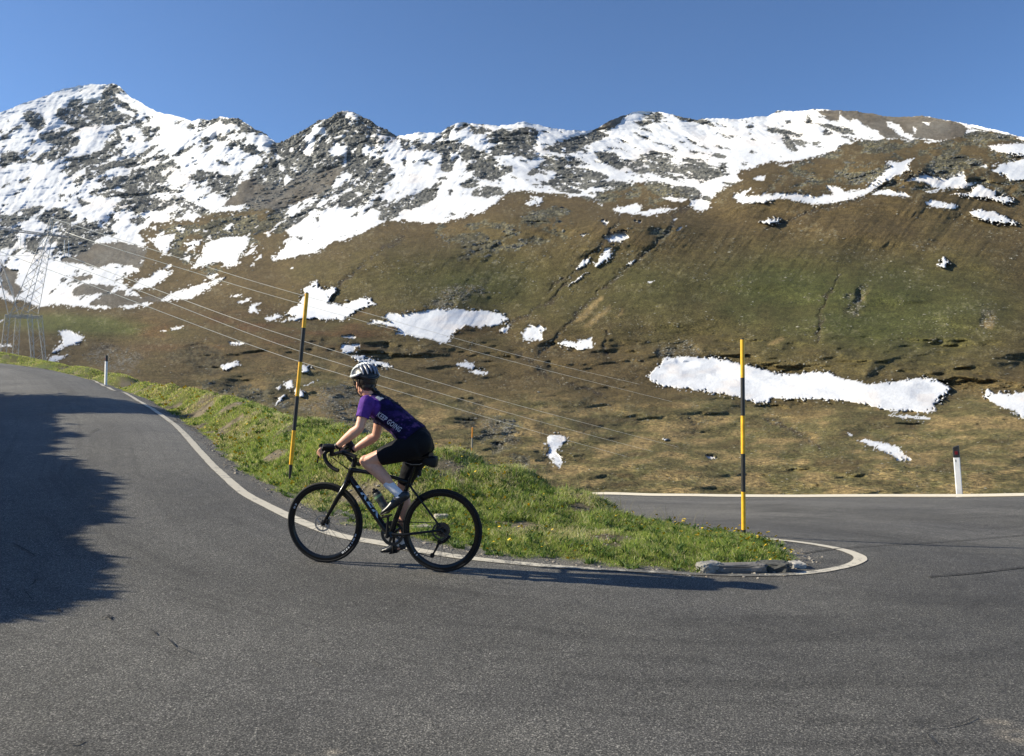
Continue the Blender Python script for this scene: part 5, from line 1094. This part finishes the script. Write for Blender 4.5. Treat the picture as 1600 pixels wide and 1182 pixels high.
m_helw = plain('helmet_white', (.74, .77, .77), .3, 0, 20, .06, 0, .3); m_helb = plain('helmet_black', (.012, .012, .014), .4); m_helg = plain('helmet_grey', (.20, .21, .25), .3)
mj, t, b = nmat('purple_jersey'); at = N(t, 'ShaderNodeAttribute', attribute_name='Col'); nj = noise_node(t, 14, 5, .65); nf_ = noise_node(t, 700, 2, .5)
rj = ramp(t, nj.outputs[0], [(.35, (.75, .75, .75)), (.65, (1.35, 1.25, 1.2))]); t.links.new(mixc(t, 1., at.outputs['Color'], rj.outputs[0], 'MULTIPLY'), b.inputs['Base Color']); b.inputs['Roughness'].default_value = .75; b.inputs['Specular IOR Level'].default_value = .12
bump(t, b, noise_node(t, 26, 4, .6).outputs[0], .5, .006)
# skeleton points
SHn, SHf = P(470, 262, .165), P(551, 268, -.165)
ELn, WRn = P(431, 392, .225), P(312, 488, .20)
ELf, WRf = P(516, 432, -.205), P(393, 508, -.195)
HPn, HPf = P(706, 482, .085), P(748, 482, -.085)
KNn, ANn = P(468, 563, .095), P(632, 728, .105)
KNf, ANf = P(655, 692, -.10), P(652, 966, -.115)
def M2(a_, b_, f): return a_+(b_-a_)*f
TORSO = [(P(742, 500), .140, .095), (P(722, 462), .165, .122), (P(692, 420), .150, .115), (P(645, 372), .128, .098), (P(590, 326), .140, .102), (P(540, 286), .150, .100), (P(508, 256), .125, .078), (P(488, 232), .070, .055)]
hd = BF*math.cos(math.radians(44))-BN*math.sin(math.radians(44)); hd = hd*math.cos(.10)-UPV*math.sin(.10); hd /= np.linalg.norm(hd)
hl = np.cross(UPV, hd); hl /= np.linalg.norm(hl); hu = np.cross(hd, hl)      # front, left, up of the head
HC = P(461, 160, .01)
def Hh(f, l, u_): return HC+hd*f+hl*l+hu*u_
def arm(m, S, E, W_, inf=0.0, upto=1.0):
    loft(m, [(S, .050+inf, .052+inf), (M2(S, E, .35), .043+inf, .046+inf), (M2(S, E, .75), .036+inf, .038+inf), (E, .034+inf, .036+inf)][:], 18)
    if upto >= 1: loft(m, [(M2(E, S, .12), .034, .036), (E, .034, .037), (M2(E, W_, .25), .040, .043), (M2(E, W_, .6), .033, .034), (M2(E, W_, .95), .023, .020), (W_, .023, .019)], 18)
def leg(m, Hp, K_, A_, inf=0.0, calf=True, far=False):
    a_ = BN*(.012 if not far else -.012); dn_ = (A_-K_)/np.linalg.norm(A_-K_)
    back = np.cross(dn_, BN); back = back if back@BF < 0 else -back
    loft(m, [(M2(Hp, K_, -.05), .085+inf, .105+inf), (M2(Hp, K_, .15), .085+inf, .098+inf), (M2(Hp, K_, .45)-UPV*.002, .074+inf, .080+inf), (M2(Hp, K_, .75), .058+inf, .060+inf), (M2(Hp, K_, .96), .050+inf, .052+inf), (K_, .046+inf, .050+inf)], 24)
    if calf:
        loft(m, [(M2(K_, A_, -.06)+BF*.004, .044, .044), (M2(K_, A_, .08), .047, .050), (M2(K_, A_, .30)+back*.012, .050, .056), (M2(K_, A_, .55)+back*.010, .043, .047), (M2(K_, A_, .82), .030, .033), (A_, .028, .032)], 24)
# ---- body (one continuous skin)
body = MB(); loft(body, TORSO, 32)
arm(body, SHn, ELn, WRn); arm(body, SHf, ELf, WRf)
blob(body, SHn, (.052, .052, .052)); blob(body, SHf, (.052, .052, .052))
leg(body, HPn, KNn, ANn); leg(body, HPf, KNf, ANf, far=True)
NB = P(492, 234); loft(body, [(NB, .060, .058), (M2(NB, Hh(-.02, 0, -.06), .5), .052, .054), (Hh(-.02, 0, -.05), .052, .056)], 20, hl)
blob(body, Hh(-.012, 0, .035), (.092, .073, .088), [hd, hl, hu]); blob(body, Hh(.020, 0, -.030), (.068, .058, .078), [hd, hl, hu])
loft(body, [(Hh(.035, 0, -.02), .052, .045), (Hh(.052, 0, -.070), .034, .030), (Hh(.066, 0, -.092), .018, .018)], 16, hl)   # jaw, chin
loft(body, [(Hh(.084, 0, .015), .010, .012), (Hh(.094, 0, -.008), .011, .012), (Hh(.102, 0, -.028), .014, .013)], 12, hl)      # nose
blob(body, Hh(.080, 0, -.056), (.013, .022, .007), [hd, hl, hu]); blob(body, Hh(.079, 0, -.067), (.012, .018, .007), [hd, hl, hu])   # lips
blob(body, Hh(.070, 0, .030), (.018, .045, .010), [hd, hl, hu])     # brow
for s_ in (1, -1):
    blob(body, Hh(.060, .038*s_, -.025), (.020, .018, .018), [hd, hl, hu])     # cheeks
    blob(body, Hh(-.012, .073*s_, -.012), (.016, .009, .028), [hd*.95+hl*s_*-.3, hl*.95+hd*s_*.3, hu])     # ears
# hands closed over the hoods: palm, four bent fingers, thumb
def hand(m, W_, s_, glove=None):
    q = lambda x, y, o_: L3(*near_uw(x, y), o_*s_)
    loft(m, [(W_, .026, .019), (M2(W_, q(285, 486, .205), .6), .033, .019), (q(272, 485, .207), .040, .019), (q(258, 484, .208), .040, .017)], 18)
    if glove is not None:
        loft(glove, [(M2(W_, q(285, 486, .205), .12), .028, .022), (M2(W_, q(285, 486, .205), .6), .036, .022), (q(272, 485, .207), .043, .0225), (q(258, 484, .208), .043, .021)], 18)
    for i in range(4):
        k0 = q(259-1.0*i, 485+1.5*i, .196+.013*i+.006); k1 = q(243+3.5*i, 494+5*i, .236-.002*i); k2 = q(227+5*i, 509+6*i, .226); k3 = q(219+6*i, 522+6*i, .206)
        rr_ = [.0092, .0088, .0080, .0070] if i < 3 else [.0082, .0078, .0070, .0062]
        m.tube(catmull([k0, k1, k2, k3], 4), list(np.interp(np.linspace(0, 3, 13), range(4), rr_)), 12)
        blob(m, k3, (rr_[3],)*3)
        if glove is not None: glove.tube(catmull([k0, M2(k0, k1, .6), k1], 3), [r_+.0025 for r_ in np.interp(np.linspace(0, 2, 7), range(3), rr_[:3])], 12)
    t0, t1, t2 = q(281, 490, .180), q(264, 497, .166), q(249, 508, .172); m.tube(catmull([t0, t1, t2], 4), list(np.linspace(.012, .0085, 9)), 12); blob(m, t2, (.0085,)*3)
    if glove is not None: glove.tube(catmull([t0, t1], 4), list(np.linspace(.0145, .0125, 5)), 12)
gl_ = [MB(), MB()]
hand(body, WRn, 1, gl_[0]); hand(body, WRf, -1, gl_[1])
# bare ankles run into the feet so that the skin stays one piece
PDn, PDf = BBc+vc+BN*.115, BBc-vc-BN*.115
def foot(A_, toe, heel, s_):
    m = MB(); ball = M2(heel, toe, .68); up_ = np.cross(toe-heel, BN); up_ /= np.linalg.norm(up_); up_ = up_ if up_[2] > 0 else -up_
    loft(m, [(heel+up_*.032, .030, .034), (M2(heel, toe, .25)+up_*.040, .033, .042), (M2(heel, toe, .5)+up_*.030, .036, .034), (ball+up_*.022, .043, .026), (M2(heel, toe, .9)+up_*.018, .036, .019), (toe+up_*.014, .024, .012)], 22)
    loft(m, [(M2(heel, toe, .22)+up_*.045, .034, .038), (M2(M2(heel, toe, .2), A_, .55)+up_*.012, .034, .038)], 18)
    return m, up_
HLn, TOn = P(686, 752, .110), P(550, 838, .118); HLf, TOf = P(664, 1012, -.118), P(548, 1030, -.118)
for A_, T_, H_2 in ((ANn, TOn, HLn), (ANf, TOf, HLf)):
    loft(body, [(A_, .028, .032), (M2(A_, M2(H_2, T_, .3), .6), .030, .034), (M2(H_2, T_, .4)+UPV*.028, .028, .024), (M2(H_2, T_, .75)+UPV*.02, .030, .016)], 16)
person = fuse(body, 'person', m_skin, .0042, 5)
tag(person, 'person in purple jersey, black shorts and white helmet riding the road bicycle uphill', 'person')
# ---- clothes
jm = MB(); loft(jm, [(P(708, 436), .166, .124)]+[(a_, b_+.007, c_+.007) for a_, b_, c_ in TORSO[2:7]]+[(P(492, 236), .074, .061)], 32)
for S, E in ((SHn, ELn), (SHf, ELf)):
    blob(jm, S, (.060, .060, .060)); loft(jm, [(S, .059, .061), (M2(S, E, .3), .053, .056), (M2(S, E, .62), .047, .050)], 20)
def dirn(a_, b_): v = b_-a_; return v/np.linalg.norm(v)
jersey = fuse(jm, 'jersey', mj, .0045, 4, person)
bm = bmesh.new(); bm.from_mesh(jersey.data)      # open the cuffs, hem and collar
def trim(bm, c, nrm, rad):
    g = [v for v in bm.verts if (np.array(v.co)-c)@nrm > 0 and np.linalg.norm(np.array(v.co)-c) < rad]; bmesh.ops.delete(bm, geom=g, context='VERTS')
for S, E in ((SHn, ELn), (SHf, ELf)): trim(bm, M2(S, E, .60), dirn(S, E), .09)
trim(bm, P(712, 440), dirn(P(645, 372), P(722, 455)), .30); trim(bm, P(490, 232), dirn(P(508, 256), P(484, 226)), .09)
bm.to_mesh(jersey.data); bm.free()
co = np.array([v.co[:] for v in jersey.data.vertices]); u_ = (co-RH)@BF; lt = (co-RH)@BN
pu, nav_shade, vio, pink = np.array([.10,.038,.25]), np.array([.008,.006,.030]), np.array([.032,.016,.12]), np.array([.38,.16,.36])  # navy of the back: panel colour with the back's shade put into it
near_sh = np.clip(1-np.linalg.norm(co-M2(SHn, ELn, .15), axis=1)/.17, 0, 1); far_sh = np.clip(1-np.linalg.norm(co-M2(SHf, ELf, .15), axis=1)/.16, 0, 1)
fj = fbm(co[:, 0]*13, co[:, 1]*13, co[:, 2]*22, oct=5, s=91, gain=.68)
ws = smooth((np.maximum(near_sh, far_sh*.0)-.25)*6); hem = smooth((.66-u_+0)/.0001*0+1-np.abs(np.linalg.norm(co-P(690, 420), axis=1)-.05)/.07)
cj = nav_shade[None]*(1-ws[:, None])+pu[None]*ws[:, None]; pt_ = smooth((fj+.15)*2.2)*.55*(1-ws); cj = cj*(1-pt_[:, None])+vio*pt_[:, None]
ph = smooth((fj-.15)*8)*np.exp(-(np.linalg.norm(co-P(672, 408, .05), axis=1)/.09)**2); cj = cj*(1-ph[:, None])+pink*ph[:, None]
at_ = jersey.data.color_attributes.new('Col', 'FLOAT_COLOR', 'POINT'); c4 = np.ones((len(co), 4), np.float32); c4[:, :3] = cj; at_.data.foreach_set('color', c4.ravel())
def crease(ob, amp, fx, seed, keep=None):       # cloth folds: push the surface along its normals
    me = ob.data; n = len(me.vertices); co_ = np.empty(n*3); me.vertices.foreach_get('co', co_); co_ = co_.reshape(-1, 3); no_ = np.empty(n*3); me.vertices.foreach_get('normal', no_); no_ = no_.reshape(-1, 3)
    q = co_@np.array([BF, BN, UPV]).T; f_ = fbm(q[:, 0]*fx*1.6+q[:, 2]*fx*.6, q[:, 1]*fx*.6, q[:, 2]*fx-q[:, 0]*fx*.5, oct=3, s=seed); co_ = co_+no_*(amp*(1-2*np.abs(f_)))[:, None]
    me.vertices.foreach_set('co', co_.ravel()); me.update()
crease(jersey, .0035, 11, 61)
hmn, hmf = M2(HPn, KNn, .70), M2(HPf, KNf, .93)
sm_ = MB(); loft(sm_, [(TORSO[0][0], .146, .103), (TORSO[1][0], .170, .130), (TORSO[2][0], .153, .119), (M2(TORSO[2][0], TORSO[3][0], .5), .140, .107)], 32); leg(sm_, HPn, KNn, ANn, .006, False); leg(sm_, HPf, KNf, ANf, .006, False, True)
blob(sm_, P(735, 468, .075), (.105, .085, .105)); blob(sm_, P(752, 470, -.075), (.092, .085, .095))
shorts = fuse(sm_, 'shorts', m_short, .005, 5, person)
crease(shorts, .0022, 12, 66)
bm = bmesh.new(); bm.from_mesh(shorts.data); trim(bm, hmn, dirn(HPn, KNn), .2); trim(bm, hmf, dirn(HPf, KNf), .12); bm.to_mesh(shorts.data); bm.free()
for o_ in (shorts, jersey): md = o_.modifiers.new('t', 'SOLIDIFY'); md.thickness = .002; md.offset = -1
for g_ in gl_: fuse(g_, 'glove', m_glove, .0035, 3, person)
for s_, (A_, T_, H_2, K_) in ((1, (ANn, TOn, HLn, KNn)), (-1, (ANf, TOf, HLf, KNf))):
    m, up_ = foot(A_, T_, H_2, s_); sh = fuse(m, 'shoe', m_shoe, .004, 3, person)
    so = MB(); d_2 = dirn(H_2, T_); loft(so, [(H_2+up_*.004+d_2*.02, .026, .006), (M2(H_2, T_, .5)+up_*.002, .030, .007), (M2(H_2, T_, .8)+up_*.002, .043, .007), (T_+up_*.006, .022, .006)], 18)
    o = so.build('sole', m_shoe, None); o.parent = sh
    if s_ == 1:
        tp_ = MB()
        for k in (.36, .50): c = M2(H_2, T_, k)+up_*(.066-.055*(k-.36)/.14*.4); tp_.box(c, (.012, .062, .006), np.array([d_2, BN, up_]).T)
        o = tp_.build('shoe_strap', m_sil, None, False, .002); o.parent = sh
    sk_ = MB(); f0 = .66 if s_ == 1 else .88
    loft(sk_, [(M2(K_, A_, f0), .0385 if s_ == 1 else .034, .042 if s_ == 1 else .037), (M2(K_, A_, .85), .033, .037), (A_, .032, .037), (M2(A_, M2(H_2, T_, .25)+up_*.04, .8), .035, .040)], 22)
    sk_.build('sock', m_sock, person)
# ---- hair and braid
hm = MB(); blob(hm, Hh(-.028, 0, .028), (.088, .079, .090), [hd, hl, hu]); blob(hm, Hh(-.055, 0, -.03), (.045, .055, .045), [hd, hl, hu]); hair = fuse(hm, 'hair', m_hair, .005, 3, person)
bp_ = [Hh(-.085, 0, -.035), P(512, 203, .01), P(534, 222, .04), P(560, 238, .045), P(590, 252, .02), P(622, 266, .0), P(642, 280, -.01)]
br_ = catmull(bp_, 6); o = MB().tube(br_, [.026-.016*i/len(br_)+.0045*math.sin(i*1.5) for i in range(len(br_))], 12).build('braid', m_hair, None); o.parent = hair
o = MB().tube([br_[6], br_[7]], .023, 12).build('hair_tie', m_helg, None); o.parent = hair
# ---- glasses, eyes
for s_ in (1, -1):
    e_ = MB(); blob(e_, Hh(.070, .030*s_, .008), (.012, .012, .012)); e_.build('eye', m_wht, person)
gm = MB(); loft(gm, [(Hh(.086, .062, .008), .004, .018, hd), (Hh(.100, .03, .006), .004, .021, hd), (Hh(.104, 0, .006), .004, .018, hd), (Hh(.100, -.03, .006), .004, .021, hd), (Hh(.086, -.062, .008), .004, .018, hd)], 12)
for s_ in (1, -1): gm.tube([Hh(.086, .066*s_, .014), Hh(.03, .078*s_, .014), Hh(-.01, .079*s_, .010)], .0035, 8)
gm.build('sunglasses', m_mblk, person)
# ---- helmet
HO = Hh(-.006, 0, .050); ha, hb_, hc_ = .142, .106, .112
def HS(az_, el_, k=1.0):     # point on the helmet shell; az from front towards left, el from rim up
    f = math.cos(el_)*math.cos(az_)*ha; l = math.cos(el_)*math.sin(az_)*hb_; u2 = math.sin(el_)*hc_
    if f < 0: u2 -= .018*(-f/ha)**2; f *= 1.0
    return HO+(hd*f+hl*l+hu*u2)*k
V = []; na_, ne = 48, 12
for j in range(ne+1):
    el_ = -.10+(math.pi/2+.10)*j/ne
    for i in range(na_): V.append(HS(2*math.pi*i/na_, el_, .93))
Q = [[j*na_+i, j*na_+(i+1) % na_, (j+1)*na_+(i+1) % na_, (j+1)*na_+i] for j in range(ne) for i in range(na_)]
hs_ = MB().add(np.array(V), Q).build('helmet', m_helb, person); md = hs_.modifiers.new('t', 'SOLIDIFY'); md.thickness = .012; md.offset = -1
def rib(y, x0, x1, wid, mat, nm='rib', yb=None):   # runs front to back at lateral fraction y
    pts = []
    for k in range(17):
        x = x0+(x1-x0)*k/16; yy = y+(0 if yb is None else (yb-y)*k/16); r2 = min(x*x+yy*yy, .985); u2 = math.sqrt(1-r2)*hc_-(.018*x*x if x < 0 else 0); pts.append(HO+hd*x*ha+hl*yy*hb_+hu*u2)
    m = MB(); pts = np.array(pts); taper = [wid*min(1, .45+2.2*min(k, 16-k)/16) for k in range(17)]
    T = np.gradient(pts, axis=0); T /= np.linalg.norm(T, axis=1)[:, None]; V = []
    for k in range(17):
        nn_ = pts[k]-HO; nn_ -= T[k]*(nn_@T[k]); nn_ /= np.linalg.norm(nn_); sd_ = np.cross(T[k], nn_)
        for a_ in np.linspace(0, 2*np.pi, 13)[:-1]: V.append(pts[k]+sd_*math.cos(a_)*taper[k]+nn_*math.sin(a_)*.009)
    Q = [[k*12+j, k*12+(j+1) % 12, (k+1)*12+(j+1) % 12, (k+1)*12+j] for k in range(16) for j in range(12)]; V = np.array(V); V = np.concatenate([V, [pts[0], pts[-1]]])
    m.add(V, Q, [[16*12+12, (j+1) % 12, j] for j in range(12)]+[[16*12+13, 16*12+j, 16*12+(j+1) % 12] for j in range(12)])
    o = m.build(nm, mat, None); o.parent = hs_; return o
for y, w__, xx in ((0, .0125, .97), (.27, .012, .94), (-.27, .012, .94), (.53, .013, .83), (-.53, .013, .83), (.77, .0125, .60), (-.77, .0125, .60)): rib(y, xx, -.35 if abs(y) < .6 else -.25, w__, m_helw, yb=y*.85)
for y in (0, .3, -.3, .58, -.58): rib(y, -.38, -min(.93, math.sqrt(.97-y*y)), .012, m_helg, 'rear_rib')
for s_ in (1, -1):
    m = MB(); pts = [HS(s_*a_, e2) for a_, e2 in ((.12, .10), (.5, .06), (1.0, .08), (1.5, .06), (2.0, .12), (2.35, .30))]; m.tube(catmull(pts, 6), [.008]*10+[.0125]*8+[.010]*8+[.006]*5, 12); o = m.build('rim_band', m_helw, None); o.parent = hs_
m = MB(); m.tube(catmull([HS(2.3, .0, .95), HS(math.pi, -.10, .97), HS(-2.3, .0, .95)], 8), .012, 10); o = m.build('rear_cradle', m_helb, None); o.parent = hs_
for s_ in (1, -1):
    m = MB(); m.tube(catmull([HS(s_*1.15, .0, .93), Hh(.012, .077*s_, -.03), Hh(.026, .060*s_, -.075), Hh(.045, .022*s_, -.108), Hh(.048, 0, -.112)], 6), .0042, 6).tube(catmull([HS(s_*1.95, .0, .93), Hh(-.018, .075*s_, -.045), Hh(.022, .062*s_, -.070)], 6), .0038, 6); m.box(Hh(.022, .066*s_, -.066), (.018, .008, .018), np.array([hd, hl, hu]).T)
    o = m.build('chin_strap', m_helb, None); o.parent = hs_
for W_, E_ in ((WRn, ELn), (WRf, ELf)):
    MB().tube([M2(W_, E_, .03), M2(W_, E_, .10)], .0265, 20).build('wristband', m_mblk, person)
# ---- lettering on the jersey
m_txt = plain('jersey_print', (.50, .50, .60), .6)
bpy.context.view_layer.update()
q0, q1 = np.array([521., 322.]), np.array([640., 408.]); dq = (q1-q0)/np.linalg.norm(q1-q0); pq = np.array([dq[1], -dq[0]])
letter('KEEP GOING', jersey, lambda s, t_: tuple(q0+(q1-q0)*s+pq*(t_*27-6)), m_txt, 'letter', .0025, jersey, .02, .12, 1.1)
def mark(poly, name, mat):
    bm = bmesh.new(); vs = [bm.verts.new((x, y, 0)) for x, y in poly]; f_ = bm.faces.new(vs); bmesh.ops.triangulate(bm, faces=[f_])
    bmesh.ops.subdivide_edges(bm, edges=bm.edges[:], cuts=1, use_grid_fill=True); bmesh.ops.triangulate(bm, faces=bm.faces[:])
    bt_ = bmesh.new(); bt_.from_mesh(jersey.data); tree = BVHTree.FromBMesh(bt_)
    for v in bm.verts:
        px, py = 540+v.co.x/15.76, 565+v.co.y/15.76; r = Vector(((px-CX)/F, 1, -(py-CY)/F)).normalized(); h_, nn_, _, _ = tree.ray_cast(Vector((0, 0, EYE)), r)
        v.co = (h_-r*.0025) if h_ else v.co
    m2 = bpy.data.meshes.new(name); bm.to_mesh(m2); bm.free(); m2.materials.append(mat); o = bpy.data.objects.new(name, m2); C.objects.link(o); o.parent = jersey
mark([(725,885),(790,850),(880,850),(945,915),(905,925),(870,884),(805,880),(792,897),(842,930),(850,968),(815,958)], 'shoulder_emblem', m_decal)

# ---------------------------------------------------------------- thin mountain air
hb = MB().box((-900, 2170, 815.7), (3800, 4520, 1668.6)).build('haze', None, None, False); hb.data.materials.clear()
mh = bpy.data.materials.new('mountain_air'); mh.use_nodes = True; t = mh.node_tree; t.nodes.remove(t.nodes['Principled BSDF']); pv = t.nodes.new('ShaderNodeVolumePrincipled')
pv.inputs['Color'].default_value = (.62, .78, 1, 1); pv.inputs['Density'].default_value = HAZE; pv.inputs['Anisotropy'].default_value = .3; t.links.new(pv.outputs[0], t.nodes['Material Output'].inputs['Volume'])
hb.data.materials.append(mh); tag(hb, 'thin pale mountain air', None, None, 'stuff')
